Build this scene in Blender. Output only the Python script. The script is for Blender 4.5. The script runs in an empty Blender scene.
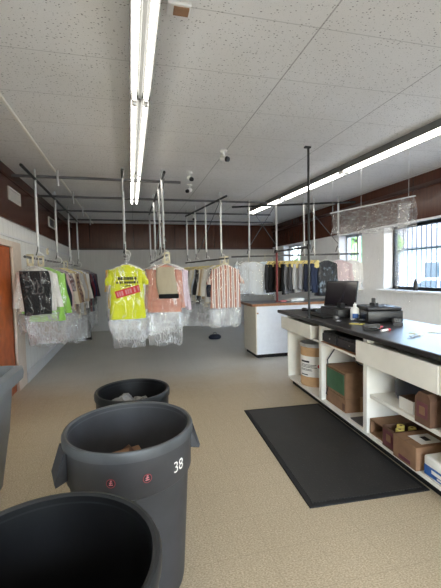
import bpy, bmesh, math, random
from mathutils import Vector, Matrix, noise
random.seed(7)
sc = bpy.context.scene
C = sc.collection
PI = math.pi
R = math.radians

# ------------------------------------------------------------------ materials
def lin(c):
    return tuple(((v/255)/12.92 if v/255 <= .04045 else ((v/255+.055)/1.055)**2.4) for v in c[:3])+(1,)

class NT:
    def __init__(s, name):
        s.m = bpy.data.materials.new(name); s.m.use_nodes = True
        s.t = s.m.node_tree; s.t.nodes.clear()
        s.out = s.n('ShaderNodeOutputMaterial')
    def n(s, k, **kw):
        x = s.t.nodes.new(k)
        for a, v in kw.items(): setattr(x, a, v)
        return x
    def l(s, a, b): s.t.links.new(a, b)
    def val(s, sock, v):
        if hasattr(v, 'links'): s.l(v, sock)
        else: sock.default_value = v
    def math(s, op, a, b=0.0, c=0.0):
        x = s.n('ShaderNodeMath', operation=op)
        for i, v in enumerate((a, b, c)): s.val(x.inputs[i], v)
        return x.outputs[0]
    def mix(s, f, a, b):
        x = s.n('ShaderNodeMix', data_type='RGBA')
        s.val(x.inputs[0], f); s.val(x.inputs[6], a); s.val(x.inputs[7], b)
        return x.outputs[2]
    def noise(s, vec, scale, detail=2, rough=.5):
        x = s.n('ShaderNodeTexNoise'); x.inputs['Scale'].default_value = scale
        x.inputs['Detail'].default_value = detail; x.inputs['Roughness'].default_value = rough
        if vec is not None: s.l(vec, x.inputs['Vector'])
        return x.outputs[0]
    def ramp(s, f, a, b, c0=(0,0,0,1), c1=(1,1,1,1)):
        x = s.n('ShaderNodeValToRGB'); s.l(f, x.inputs[0])
        x.color_ramp.elements[0].position = a; x.color_ramp.elements[1].position = b
        x.color_ramp.elements[0].color = c0; x.color_ramp.elements[1].color = c1
        return x.outputs[0]
    def coord(s, which='Object'):
        return s.n('ShaderNodeTexCoord').outputs[which]
    def scaled(s, vec, sx, sy, sz):
        x = s.n('ShaderNodeMapping'); x.inputs['Scale'].default_value = (sx, sy, sz); s.l(vec, x.inputs[0])
        return x.outputs[0]
    def bump(s, h, strength=.3, dist=.01):
        x = s.n('ShaderNodeBump'); x.inputs['Strength'].default_value = strength
        x.inputs['Distance'].default_value = dist; s.l(h, x.inputs['Height'])
        return x.outputs[0]
    def pbr(s, col, rough=.6, metal=0., spec=.5, normal=None, **kw):
        b = s.n('ShaderNodeBsdfPrincipled')
        s.val(b.inputs['Base Color'], col); s.val(b.inputs['Roughness'], rough)
        b.inputs['Metallic'].default_value = metal; b.inputs['Specular IOR Level'].default_value = spec
        if normal is not None: s.l(normal, b.inputs['Normal'])
        for k, v in kw.items(): s.val(b.inputs[k], v)
        s.l(b.outputs[0], s.out.inputs[0])
        return s.m

_cache = {}
def mat(name, col, rough=.6, metal=0., spec=.4, var=.12, scale=14, bump=0., bscale=40):
    """plain surface with a faint procedural mottling"""
    if name in _cache: return _cache[name]
    t = NT(name); v = t.coord()
    f = t.noise(v, scale, 3)
    c = lin(col); d = tuple(x*(1-var) for x in c[:3])+(1,); e = tuple(min(1, x*(1+var)) for x in c[:3])+(1,)
    cc = t.mix(t.ramp(f, .3, .7), d, e)
    nrm = t.bump(t.noise(v, bscale, 3), bump, .01) if bump else None
    _cache[name] = t.pbr(cc, rough, metal, spec, nrm)
    return _cache[name]

def emis(name, col, s):
    t = NT(name); e = t.n('ShaderNodeEmission'); e.inputs[0].default_value = lin(col); e.inputs[1].default_value = s
    t.l(e.outputs[0], t.out.inputs[0]); return t.m

def line_mask(t, comp, origin, period, width):
    """1 on thin periodic lines of a coordinate"""
    a = t.math('DIVIDE', t.math('SUBTRACT', comp, origin), period)
    fr = t.math('ABSOLUTE', t.math('SUBTRACT', t.math('FRACT', t.math('ADD', a, .5)), .5))
    return t.math('LESS_THAN', fr, width/period/2)

def m_floor():
    t = NT('vinyl_floor'); v = t.coord()
    sep = t.n('ShaderNodeSeparateXYZ'); t.l(v, sep.inputs[0]); x, y = sep.outputs[0], sep.outputs[1]
    warp = t.noise(v, .9, 4, .6)
    speck = t.noise(t.scaled(v, 1, 1.8, 1), 85, 3, .7)
    sp2 = t.noise(v, 16, 4, .65)
    big = t.noise(v, .55, 3)
    near = t.mix(t.ramp(speck, .36, .64), lin((150,134,106)), lin((212,196,168)))
    near = t.mix(t.math('MULTIPLY', t.ramp(sp2, .35, .7), .45), near, lin((176,159,132)))
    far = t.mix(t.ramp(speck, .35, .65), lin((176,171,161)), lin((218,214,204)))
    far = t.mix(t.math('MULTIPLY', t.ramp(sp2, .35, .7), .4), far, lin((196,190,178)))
    # greyer tile further in the room, edge broken up by noise
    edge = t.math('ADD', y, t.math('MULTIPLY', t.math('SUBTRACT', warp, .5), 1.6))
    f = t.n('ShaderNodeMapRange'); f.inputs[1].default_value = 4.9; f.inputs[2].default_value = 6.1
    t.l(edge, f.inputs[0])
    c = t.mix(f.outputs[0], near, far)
    lm = t.math('MAXIMUM', line_mask(t, x, .12, .305, .004), line_mask(t, y, .06, .305, .004))
    c = t.mix(t.math('MULTIPLY', lm, .2), c, lin((96,84,68)))
    c = t.mix(t.math('MULTIPLY', t.ramp(big, .45, .75), .22), c, lin((120,106,86)))
    rough = t.math('ADD', t.math('MULTIPLY', sp2, .25), .3)
    return t.pbr(c, rough, 0, .35, t.bump(speck, .06, .004))

def m_ceiling():
    t = NT('acoustic_ceiling_tile'); v = t.coord()
    sep = t.n('ShaderNodeSeparateXYZ'); t.l(v, sep.inputs[0]); x, y = sep.outputs[0], sep.outputs[1]
    vo = t.n('ShaderNodeTexVoronoi'); vo.inputs['Scale'].default_value = 46; vo.inputs['Randomness'].default_value = 1
    t.l(t.scaled(v, 1, 1.7, 1), vo.inputs['Vector'])
    sel = t.n('ShaderNodeSeparateXYZ'); t.l(vo.outputs['Color'], sel.inputs[0])
    rad = t.math('MULTIPLY', t.math('POWER', sel.outputs[0], 1.3), .33)
    hole = t.math('LESS_THAN', vo.outputs['Distance'], rad)
    vo2 = t.n('ShaderNodeTexVoronoi'); vo2.inputs['Scale'].default_value = 95; t.l(v, vo2.inputs['Vector'])
    hole2 = t.math('LESS_THAN', vo2.outputs['Distance'], .16)
    big = t.noise(v, .8, 4)
    base = t.mix(t.ramp(big, .35, .7), lin((216,215,213)), lin((226,226,226)))
    c = t.mix(t.math('MULTIPLY', hole, .68), base, lin((78,76,73)))
    c = t.mix(t.math('MULTIPLY', hole2, .38), c, lin((110,108,104)))
    lx = line_mask(t, x, 1.19, 1.085, .011); ly = line_mask(t, y, 2.09, .6, .008)
    c = t.mix(t.math('MULTIPLY', lx, .5), c, lin((96,94,92)))
    c = t.mix(t.math('MULTIPLY', ly, .32), c, lin((104,102,100)))
    h = t.math('SUBTRACT', 1, t.math('MAXIMUM', hole, t.math('MAXIMUM', lx, ly)))
    return t.pbr(c, .85, 0, .15, t.bump(h, .4, .006))

def m_panel(name, c0, c1, c2, period, axis, rough, vary):
    """vertical panelling: grain stretched along z, thin dark grooves"""
    t = NT(name); v = t.coord()
    sep = t.n('ShaderNodeSeparateXYZ'); t.l(v, sep.inputs[0]); co = sep.outputs[axis]
    g = t.noise(t.scaled(v, 9, 9, .7), 3, 5, .65)
    c = t.mix(t.ramp(g, .3, .7), lin(c0), lin(c1))
    lm = line_mask(t, co, .13, period, .012 if period > .4 else .008)
    c = t.mix(t.math('MULTIPLY', lm, vary), c, lin(c2))
    h = t.math('SUBTRACT', 1, lm)
    return t.pbr(c, rough, 0, .4, t.bump(h, .5, .006))

M = {}
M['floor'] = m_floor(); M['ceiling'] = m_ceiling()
M['brown_x'] = m_panel('brown_panel_x', (66,36,26), (86,48,34), (30,18,14), 1.22, 0, .24, .9)
M['brown_y'] = m_panel('brown_panel_y', (66,36,26), (86,48,34), (30,18,14), 1.22, 1, .26, .9)
M['housing'] = mat('fixture_housing', (104,106,106), .5, var=.04)  # white reflector greyed in the colour to tone down the tube light on it
M['brown_trim'] = mat('brown_trim', (62,34,25), .4, var=.2)
M['white_y'] = m_panel('white_panel_y', (234,234,231), (242,242,240), (170,170,166), .2, 1, .55, .55)
M['white_x'] = m_panel('grey_panel_x', (190,190,188), (200,200,198), (170,170,168), 1.22, 0, .5, .4)
M['white_paint'] = mat('white_paint', (230,231,233), .5, var=.02)
M['cream_paint'] = mat('cream_paint', (226,211,198), .5, var=.05)
M['off_white'] = mat('off_white', (226,224,216), .5, var=.05)
M['laminate'] = mat('white_laminate', (234,231,222), .4, var=.05, scale=5)
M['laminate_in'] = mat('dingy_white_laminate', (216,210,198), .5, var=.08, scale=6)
M['island_white'] = mat('island_white', (226,230,236), .35, var=.03)
M['island_shaded_cream'] = mat('island_shaded_cream', (222,214,198), .45, var=.05)  # shaded side of the white island, shade put into the colour
M['black_top'] = mat('black_worktop', (38,36,37), .3, spec=.5, var=.25, scale=30, bump=.05)
M['grey_top'] = mat('grey_worktop', (92,92,94), .35, var=.15, scale=30)
M['wood_edge'] = mat('wood_edge', (146,100,66), .45, var=.25, scale=20)
M['door_wood'] = mat('orange_wood', (176,90,44), .4, var=.2, scale=8)
M['steel'] = mat('galvanised_steel', (196,198,198), .35, .6, var=.08, scale=30)
M['dark_steel'] = mat('dark_steel', (104,105,107), .4, .5, var=.15)
M['black_metal'] = mat('black_metal', (44,46,48), .45, .3, var=.15)
M['maroon_metal'] = mat('maroon_metal', (104,34,34), .45, .1, var=.12)
M['dark_frame'] = mat('dark_window_frame', (58,62,68), .4, .3)
M['cream_plastic'] = mat('cream_plastic', (222,214,184), .5, var=.06)
M['white_plastic'] = mat('white_plastic', (226,226,224), .4, var=.04)
M['black_plastic'] = mat('black_plastic', (24,24,26), .38, var=.2, scale=30)
M['dark_plastic'] = mat('charcoal_plastic', (44,44,48), .42, var=.2, scale=30)
M['bin_grey'] = mat('bin_grey_plastic', (60,60,62), .5, var=.1, scale=9, bump=.06, bscale=18)
M['bin_rim'] = mat('bin_rim_plastic', (74,76,78), .42, var=.1)
M['bin_black'] = mat('bin_black_plastic', (32,34,36), .4, var=.15, scale=9)
M['inside_black'] = mat('black_bin_inside', (13,13,14), .42, var=.2, bump=.15, bscale=9)  # near-black for bin insides and the rubbish in them
M['cart_grey'] = mat('cart_grey_plastic', (112,115,118), .48, var=.1, scale=7, bump=.05)
M['rubber'] = mat('black_rubber', (22,22,23), .7, var=.2)
M['card'] = mat('cardboard', (134,102,76), .75, var=.12, scale=12)
M['card_dark'] = mat('dark_cardboard', (100,74,58), .8, var=.15, scale=12)
M['fibre'] = mat('fibreboard', (188,152,112), .65, var=.1)
M['purple_print'] = mat('purple_print', (104,58,64), .7, var=.15)
M['green_print'] = mat('green_print', (62,100,72), .6, var=.12)
M['label_white'] = mat('label_white', (228,226,220), .5, var=.03)
M['ink'] = mat('black_ink', (36,34,36), .6)
M['sticker_red'] = mat('sticker_red', (150,64,70), .55); M['red_ink'] = mat('red_ink', (190,44,44), .55)
M['pink_ink'] = mat('pale_red_ink', (196,120,122), .55)
M['blue_ink'] = mat('blue_ink', (52,92,156), .5)
M['navy'] = mat('navy_plastic', (26,30,52), .45, var=.3, bump=.3, bscale=8)
M['yellow_paper'] = mat('yellow_paper', (222,204,112), .7, var=.06)
M['cape'] = mat('yellow_cape_paper', (214,196,128), .7, var=.08)
M['paper'] = mat('white_paper', (236,236,232), .7, var=.03)
M['screen'] = mat('dark_screen', (22,18,26), .12, spec=.6, var=.3, scale=5)
M['keys'] = mat('black_keys', (30,30,32), .5, var=.4, scale=90)
M['silver_grille'] = mat('dark_silver_grille', (92,92,94), .4, .4, var=.4, scale=90)
M['crumple'] = mat('crumpled_bag', (128,128,126), .35, var=.25, scale=18)
M['tag_green'] = mat('tag_green', (92,128,84), .6)
M['asphalt'] = mat('asphalt', (150,150,150), .9, var=.1)
M['siding'] = mat('house_siding', (196,204,210), .7, var=.05)
M['roof'] = mat('roof_shingle', (110,108,110), .8, var=.2)
M['foliage'] = mat('tree_foliage', (112,150,84), .8, var=.4, scale=9)
M['bark'] = mat('tree_bark', (90,72,56), .9, var=.3)
M['car_paint'] = mat('car_paint', (206,216,226), .2, .1, .6, var=.02)
M['car_glass'] = mat('car_glass', (60,78,92), .08, 0, .7, var=.1)
M['bar_paint'] = mat('bar_paint', (84,98,112), .5, .1)
M['mullion_alu'] = mat('pale_window_frame', (206,210,214), .4, .2)

def m_mat():
    t = NT('rubber_mat'); v = t.coord()
    vo = t.n('ShaderNodeTexVoronoi'); vo.inputs['Scale'].default_value = 42; vo.inputs['Randomness'].default_value = .15
    t.l(v, vo.inputs['Vector'])
    dots = t.ramp(vo.outputs['Distance'], .25, .5)
    c = t.mix(dots, lin((74,72,68)), lin((40,39,38)))
    dust = t.noise(v, 3, 4); c = t.mix(t.math('MULTIPLY', t.ramp(dust, .5, .8), .3), c, lin((72,68,62)))
    return t.pbr(c, .55, 0, .4, t.bump(dots, .6, .006))
M['mat'] = m_mat()

def m_plastic(name, tint, lo, hi, rough=.16, stretch=(6,6,1.2)):
    """thin crinkled clear film"""
    t = NT(name); v = t.coord()
    w = t.noise(t.scaled(v, *stretch), 2.2, 4, .6)
    w2 = t.noise(t.scaled(v, stretch[0]*2, stretch[1]*2, stretch[2]*3), 3, 4, .7)
    h = t.math('ADD', w, t.math('MULTIPLY', w2, .5))
    nrm = t.bump(h, .9, .03)
    lw = t.n('ShaderNodeLayerWeight'); lw.inputs[0].default_value = .25
    tr = t.n('ShaderNodeBsdfTransparent')
    df = t.n('ShaderNodeBsdfDiffuse'); df.inputs[0].default_value = lin(tint); t.l(nrm, df.inputs['Normal'])
    gl = t.n('ShaderNodeBsdfGlossy'); gl.inputs['Roughness'].default_value = rough; t.l(nrm, gl.inputs['Normal'])
    m1 = t.n('ShaderNodeMixShader'); m1.inputs[0].default_value = .45
    t.l(df.outputs[0], m1.inputs[1]); t.l(gl.outputs[0], m1.inputs[2])
    m2 = t.n('ShaderNodeMixShader')
    cz = t.noise(t.scaled(v, stretch[0]*1.6, stretch[1]*1.6, stretch[2]*2.2), 2.4, 2, .5)
    f = t.n('ShaderNodeMapRange'); f.inputs[1].default_value = .0; f.inputs[2].default_value = .035
    f.inputs[3].default_value = hi; f.inputs[4].default_value = lo; t.l(t.math('ABSOLUTE', t.math('SUBTRACT', cz, .5)), f.inputs[0])
    t.l(t.math('MINIMUM', t.math('ADD', f.outputs[0], t.math('MULTIPLY', lw.outputs['Facing'], .35*min(1, hi*2))), .97), m2.inputs[0]); t.l(tr.outputs[0], m2.inputs[1]); t.l(m1.outputs[0], m2.inputs[2])
    t.l(m2.outputs[0], t.out.inputs[0]); return t.m
M['film'] = m_plastic('garment_film', (228,232,238), .2, .65, .2, (3.5,3.5,.7))
M['film_faint'] = m_plastic('faint_film', (228,232,238), .015, .2, .14, (2.2,2.2,.9))
M['film_thin'] = m_plastic('thin_garment_film', (228,232,238), .02, .42, .14, (2.6,2.6,.8))
M['film_sheet'] = m_plastic('clear_sheet', (226,232,240), .025, .09, .1)
M['film_roll'] = m_plastic('crumpled_clear_roll', (214,216,220), .24, .62, .14, (1.5,1.5,5))
def m_blackfilm():
    t = NT('black_garment_bag'); v = t.coord()
    w = t.noise(t.scaled(v, 5, 5, 2.2), 2.5, 3, .6)
    c = t.mix(t.ramp(w, .54, .66), lin((22,28,38)), lin((128,146,164)))  # pale blue-grey patches are sheen highlights painted into the colour
    return t.pbr(c, .32, 0, .5, t.bump(w, 1.0, .08))
M['film_black'] = m_blackfilm()

def m_glass():
    t = NT('window_glass')
    tr = t.n('ShaderNodeBsdfTransparent'); tr.inputs[0].default_value = (.93,.96,.97,1)
    gl = t.n('ShaderNodeBsdfGlossy'); gl.inputs['Roughness'].default_value = .02
    m = t.n('ShaderNodeMixShader'); m.inputs[0].default_value = .06
    t.l(tr.outputs[0], m.inputs[1]); t.l(gl.outputs[0], m.inputs[2]); t.l(m.outputs[0], t.out.inputs[0]); return t.m
M['glass'] = m_glass()

def m_cloth(col, pattern=None, col2=None):
    key = ('cloth', col, pattern, col2)
    if key in _cache: return _cache[key]
    t = NT('cloth'); v = t.coord()
    f = t.noise(t.scaled(v, 8, 8, 3), 3, 4)
    c = lin(col); c1 = tuple(x*.86 for x in c[:3])+(1,); c2 = tuple(min(1, x*1.08) for x in c[:3])+(1,)
    cc = t.mix(f, c1, c2)
    if pattern == 'stripe':
        sep = t.n('ShaderNodeSeparateXYZ'); t.l(v, sep.inputs[0])
        wob = t.math('ADD', sep.outputs[0], t.math('MULTIPLY', t.noise(v, 5, 2), .012))
        s1 = line_mask(t, wob, 0, .09, .04); s2 = line_mask(t, wob, .045, .09, .014)
        cc = t.mix(s1, cc, lin(col2)); cc = t.mix(s2, cc, lin((118,92,88)))
    if pattern == 'print':
        p = t.ramp(t.noise(v, 26, 3, .6), .5, .56); cc = t.mix(p, cc, lin(col2))
    t.m['rgb'] = list(col)
    _cache[key] = t.pbr(cc, .85, 0, .2, t.bump(t.noise(v, 30, 3), .25, .01))
    return _cache[key]

# ------------------------------------------------------------------ mesh helpers
class MB:
    def __init__(s): s.bm = bmesh.new()
    def box(s, a, b, bev=0., seg=1, mtx=None):
        bm = s.bm; x0,y0,z0 = a; x1,y1,z1 = b
        vs = [bm.verts.new(p) for p in ((x0,y0,z0),(x1,y0,z0),(x1,y1,z0),(x0,y1,z0),(x0,y0,z1),(x1,y0,z1),(x1,y1,z1),(x0,y1,z1))]
        fs = [bm.faces.new([vs[i] for i in q]) for q in ((3,2,1,0),(4,5,6,7),(0,1,5,4),(1,2,6,5),(2,3,7,6),(3,0,4,7))]
        if bev:
            es = list({e for f in fs for e in f.edges})
            r = bmesh.ops.bevel(bm, geom=es, offset=bev, segments=seg, affect='EDGES', profile=.5)
            vs = list({v for f in r['faces'] for v in f.verts} | {v for v in vs if v.is_valid})
        if mtx is not None:
            for v in vs: v.co = mtx @ v.co
        return s
    def ring_tube(s, rings, cap0=True, cap1=True, closed=True):
        bm = s.bm; rr = [[bm.verts.new(p) for p in r] for r in rings]
        n = len(rr[0])
        for a, b in zip(rr, rr[1:]):
            for i in range(n if closed else n-1):
                j = (i+1) % n
                try: bm.faces.new((a[i], a[j], b[j], b[i]))
                except ValueError: pass
        if cap0: bm.faces.new(list(reversed(rr[0])))
        if cap1: bm.faces.new(rr[-1])
        return s
    def tube(s, pts, r, n=8, caps=True):
        pts = [Vector(p) for p in pts]; rings = []
        up = None
        for i, p in enumerate(pts):
            d = (pts[min(i+1, len(pts)-1)]-pts[max(i-1, 0)]).normalized()
            if up is None:
                up = Vector((0,0,1)) if abs(d.z) < .9 else Vector((1,0,0))
            a = d.cross(up)
            if a.length < 1e-4: a = d.orthogonal()
            a.normalize(); b = a.cross(d); up = b.copy()
            rad = r[i] if isinstance(r, (list, tuple)) else r
            rings.append([p+a*math.cos(2*PI*k/n)*rad+b*math.sin(2*PI*k/n)*rad for k in range(n)])
        return s.ring_tube(rings, caps, caps)
    def lathe(s, prof, n=32, c=(0,0,0), cap0=False, cap1=False):
        return s.ring_tube([[(c[0]+r*math.cos(2*PI*k/n), c[1]+r*math.sin(2*PI*k/n), c[2]+z) for k in range(n)] for r, z in prof], cap0, cap1)
    def poly(s, pts):
        s.bm.faces.new([s.bm.verts.new(p) for p in pts]); return s
    def prism(s, pts2, x0, x1, axis=0):
        """extrude a 2-D outline along an axis"""
        def P(u, v, w): return {0:(w,u,v), 1:(u,w,v), 2:(u,v,w)}[axis]
        a = [s.bm.verts.new(P(u,v,x0)) for u,v in pts2]; b = [s.bm.verts.new(P(u,v,x1)) for u,v in pts2]
        n = len(a)
        for i in range(n): s.bm.faces.new((a[i], a[(i+1)%n], b[(i+1)%n], b[i]))
        s.bm.faces.new(list(reversed(a))); s.bm.faces.new(b); return s
    def build(s, name, m, parent=None, smooth=False, loc=None, rot=None):
        bmesh.ops.recalc_face_normals(s.bm, faces=s.bm.faces)
        me = bpy.data.meshes.new(name); s.bm.to_mesh(me); s.bm.free()
        me.materials.append(m)
        if smooth:
            me.polygons.foreach_set('use_smooth', [True]*len(me.polygons))
            me.set_sharp_from_angle(angle=R(40))
        o = bpy.data.objects.new(name, me); C.objects.link(o)
        if parent: o.parent = parent
        if loc: o.location = loc
        if rot: o.rotation_euler = rot
        return o

def tag(o, label, cat, group=None, kind=None):
    o['label'] = label; o['category'] = cat
    if group: o['group'] = group
    if kind: o['kind'] = kind
    return o
def thing(name, label, cat, loc=(0,0,0), rz=0, group=None):
    o = bpy.data.objects.new(name, None); C.objects.link(o); o.empty_display_size = .1
    o.location = loc; o.rotation_euler = (0,0,rz)
    return tag(o, label, cat, group)
def struct(o, label, cat):
    o['kind'] = 'structure'; return tag(o, label, cat)
ORD = 'first second third fourth fifth sixth seventh eighth ninth tenth eleventh twelfth thirteenth fourteenth fifteenth sixteenth seventeenth eighteenth nineteenth twentieth twenty-first twenty-second twenty-third twenty-fourth'.split()

# ------------------------------------------------------------------ room shell
XL, XR, YF, YB, ZC = -1.6, 4.55, -3.0, 11.0, 3.12
ZB = 2.4                       # lower edge of the brown panelling
WT = .3
def sbox(name, a, b, m, label, cat, bev=0):
    return struct(MB().box(a, b, bev).build(name, m), label, cat)

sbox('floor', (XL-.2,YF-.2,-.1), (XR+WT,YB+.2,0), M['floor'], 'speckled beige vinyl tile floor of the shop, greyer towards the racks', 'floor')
sbox('ceiling', (XL-.2,YF-.2,ZC), (XR+WT,YB+.2,ZC+.1), M['ceiling'], 'pitted white acoustic tile ceiling over the whole shop', 'ceiling')
# left wall with a door
DY0, DY1, DZ = 4.5, 5.58, 2.04
w = MB()
w.box((XL-.2,YF,0), (XL,DY0,ZB)); w.box((XL-.2,DY1,0), (XL,YB,ZB)); w.box((XL-.2,DY0,DZ), (XL,DY1,ZB))
struct(w.build('wall_left', M['white_y']), 'white grooved panel wall behind the left clothes rail', 'wall')
sbox('wall_left_upper', (XL-.2,YF,ZB), (XL+.03,YB,ZC), M['brown_y'], 'dark brown wood panelling above the white left wall', 'wall')
sbox('trim_1', (XL-.02,YF,2.17), (XL+.018,YB,2.2), M['white_paint'], 'thin white rail moulding along the left wall', 'trim')
sbox('trim_2', (XL+.02,YF,2.98), (XL+.055,YB,3.1), M['brown_trim'], 'dark brown moulding where left wall meets ceiling', 'trim')
sbox('baseboard_left', (XL-.02,DY1+.4,0), (XL+.045,YB,.16), M['white_paint'], 'white baseboard along the left wall under the garments', 'baseboard', .008)
d = thing('door_1', 'orange stained wooden door in the left wall', 'door', (XL-.04, DY0, 0)); d['kind'] = 'structure'
MB().box((-.04,0.004,.005), (.03,DY1-DY0-.004,DZ-.004), .003).build('door_panel', M['door_wood'], d)
MB().tube([(.03,.12,1.0),(.08,.12,1.0),(.09,.12,1.0)], [.012,.012,.03], 10).build('door_handle', M['steel'], d)
w = MB(); w.box((XL-.05,DY1,0), (XL+.03,DY1+.38,DZ+.08), .004); w.box((XL-.05,DY0-.1,0), (XL+.03,DY0,DZ+.08), .004)
w.box((XL-.05,DY0,DZ), (XL+.03,DY1,DZ+.08), .004)
struct(w.build('trim_3', M['cream_paint']), 'wide pinkish cream casing around the wooden door', 'trim')
# back wall
sbox('wall_back', (XL-.2,YB,0), (XR+WT,YB+.2,ZB), M['white_x'], 'pale grey lower back wall behind the racks', 'wall')
sbox('wall_back_upper', (XL-.2,YB-.03,ZB), (XR+WT,YB+.2,ZC), M['brown_x'], 'glossy dark brown panelling across the top of the back wall', 'wall')
sbox('trim_4', (XL,YB-.06,2.36), (XR,YB-.02,2.41), M['brown_trim'], 'brown strip along the bottom of the back panelling', 'trim')
# right wall with deep window openings
ZS, ZT = 1.27, 2.40
OP = [(1.2,5.73), (6.38,7.22), (9.1,10.2)]
w = MB(); w.box((XR,YF,0), (XR+WT,YB,ZS)); w.box((XR,YF,ZT), (XR+WT,YB,ZB+.001))
yy = YF
for a, b in OP: w.box((XR,yy,ZS), (XR+WT,a,ZT)); yy = b
w.box((XR,yy,ZS), (XR+WT,YB,ZT))
struct(w.build('wall_right', M['white_paint']), 'white right wall with deep barred window openings', 'wall')
sbox('wall_right_upper', (XR-.03,YF,ZB), (XR+WT,YB,ZC), M['brown_y'], 'dark brown wood panelling above the right wall windows', 'wall')
sbox('trim_5', (XR-.06,YF,2.9), (XR-.02,YB,2.96), M['brown_trim'], 'dark brown moulding high on the right wall', 'trim')
sbox('trim_6', (XR-.05,YF,2.385), (XR-.005,YB,2.415), M['white_paint'], 'thin white strip between brown panelling and windows', 'trim')
for i, (a, b) in enumerate(OP):
    where = ['wide barred front window behind the cash counter', 'narrow barred window behind the right end of the clothes rail', 'far barred window near the back right corner'][i]
    o = thing('window_%d' % (i+1), where, 'window', (XR+.22, (a+b)/2, ZS)); o['kind'] = 'structure'
    hw, H = (b-a)/2, ZT-ZS
    fr = MB(); m = M['dark_frame'] if i == 0 else M['mullion_alu']
    fr.box((-.03,-hw,0), (.03,-hw+.06,H)); fr.box((-.03,hw-.06,0), (.03,hw,H)); fr.box((-.03,-hw,0), (.03,hw,.05)); fr.box((-.03,-hw,H-.05), (.03,hw,H))
    if i == 0:
        for k in (.72, -.35, -1.4): fr.box((-.035,k-.045,0), (.035,k+.045,H))
    else: fr.box((-.03,-.025,0), (.03,.025,H))
    fr.build('window_frame', m, o)
    MB().box((-.003,-hw+.05,.04), (.003,hw-.05,H-.04)).build('pane', M['glass'], o)
    s = sbox('trim_%d' % (7+i), (XR-.12,a-.06,ZS-.04), (XR+.24,b+.06,ZS), M['white_paint'], 'white sill of the '+where, 'sill', .006)
    g = thing('security_grille', 'steel bar grille outside the '+where, 'grille', (XR+.283, (a+b)/2, ZS), 0)
    n = int((b-a)/.105)
    for k in range(n):
        y = -hw+.05+k*(b-a-.1)/(n-1)
        MB().box((-.006,y-.006,-.02), (.006,y+.006,H+.02)).build('bar', M['bar_paint'], g)
    for z in (.02, H*.62, H-.02):
        MB().box((-.012,-hw-.02,z-.012), (-.004,hw+.02,z+.012)).build('crossbar', M['bar_paint'], g)
# front wall behind the camera, shop-front glass
w = MB(); w.box((XL-.2,YF-.2,0), (XR+WT,YF,.6)); w.box((XL-.2,YF-.2,2.6), (XR+WT,YF,ZC)); w.box((XL-.2,YF-.2,.6), (-1.0,YF,2.6)); w.box((4.0,YF-.2,.6), (XR+WT,YF,2.6))
struct(w.build('wall_front', M['white_paint']), 'white shop-front wall with a wide window', 'wall')
o = thing('window_4', 'wide shop-front window', 'window', (1.5, YF-.1, .6)); o['kind'] = 'structure'
fr = MB()
for x in (-2.5,-.85,.8,2.42): fr.box((x,-.03,0), (x+.08,.03,2.0))
fr.box((-2.5,-.03,0), (2.5,.03,.06)); fr.box((-2.5,-.03,1.94), (2.5,.03,2.0)); fr.build('window_frame', M['dark_frame'], o)
MB().box((-2.45,-.004,.03), (2.45,.004,1.97)).build('pane', M['glass'], o)

# vents and a switch on the left wall
for nm, y0, y1, z0, z1, lb in (('wall_vent',5.49,6.04,2.68,2.86,'large white louvred vent on the brown left wall, nearer the door'), ('wall_vent',7.98,8.56,2.64,2.84,'smaller white framed vent further along the brown left wall')):
    o = thing(nm, lb, 'vent', (XL+.03, (y0+y1)/2, z0)); h = z1-z0; hw = (y1-y0)/2
    f = MB(); f.box((0,-hw,0), (.015,hw,.02)); f.box((0,-hw,h-.02), (.015,hw,h)); f.box((0,-hw,0), (.015,-hw+.025,h)); f.box((0,hw-.025,0), (.015,hw,h)); f.build('frame', M['off_white'], o)
    f = MB()
    for k in range(6): f.box((.0,-hw+.02,.025+k*(h-.05)/6), (.012,hw-.02,.025+(k+.6)*(h-.05)/6))
    f.build('louvre', M['off_white'] if y0 < 6 else M['dark_steel'], o)
o = thing('switch_plate', 'small cream box on the white left wall above the rail', 'switch', (XL, 7.85, 2.06))
MB().box((0,-.05,0), (.03,.05,.13), .005).build('plate', M['cream_plastic'], o); MB().box((.03,-.012,.045), (.042,.012,.085)).build('toggle', M['white_plastic'], o)

# ------------------------------------------------------------------ ceiling lights
TUBE = emis('tube_light', (255,248,236), 15.0)
def fixture(x0, y0, x1, y1, label, group, z=3.12):
    d = Vector((x1-x0, y1-y0)); L = d.length; rz = math.atan2(d.y, d.x)-PI/2
    o = thing('fluorescent_fixture', label, 'ceiling light', (x0, y0, z), rz, group)
    h = MB(); h.prism([(-.078,0),(.078,0),(.078,-.085),(.074,-.085),(.072,-.06),(.018,-.052),(.012,-.075),(-.012,-.075),(-.018,-.052),(-.072,-.06),(-.074,-.085),(-.078,-.085)], 0, L, 1)
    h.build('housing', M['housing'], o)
    for s in (-1, 1):
        MB().tube([(s*.045,.05,-.088),(s*.045,L-.05,-.088)], .0155, 10).build('fluorescent_tube', TUBE, o, True)
        for y in (.0, L-.05):
            MB().box((s*.045-.016,y+.004,-.112), (s*.045+.016,y+.046,-.05), .004).build('lamp_holder', M['white_plastic'], o)
    return o
ys = [-3.0+.02, -1.32, .88, 3.08, 5.30, 7.42]
for i, (a, b) in enumerate(zip(ys, ys[1:])):
    fixture(.125, a+.01, .125, b-.01, ['twin tube ceiling light by the shop front in the left light row','twin tube ceiling light behind the camera in the left light row','nearest twin tube ceiling light above the grey bins','middle twin tube ceiling light of the left row, before the overhead pipes','farthest twin tube light of the left row, among the overhead pipes'][i], 'left row of fluorescent lights')
P0, P1 = Vector((3.15,2.7)), Vector((2.84,8.28))
def pt(t): return P0+(P1-P0)*t
def yt(y): return (y-2.7)/(8.28-2.7)
ysr = [-2.9, -.6, 1.15, 2.9, 4.68, 6.6, 8.28]
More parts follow.
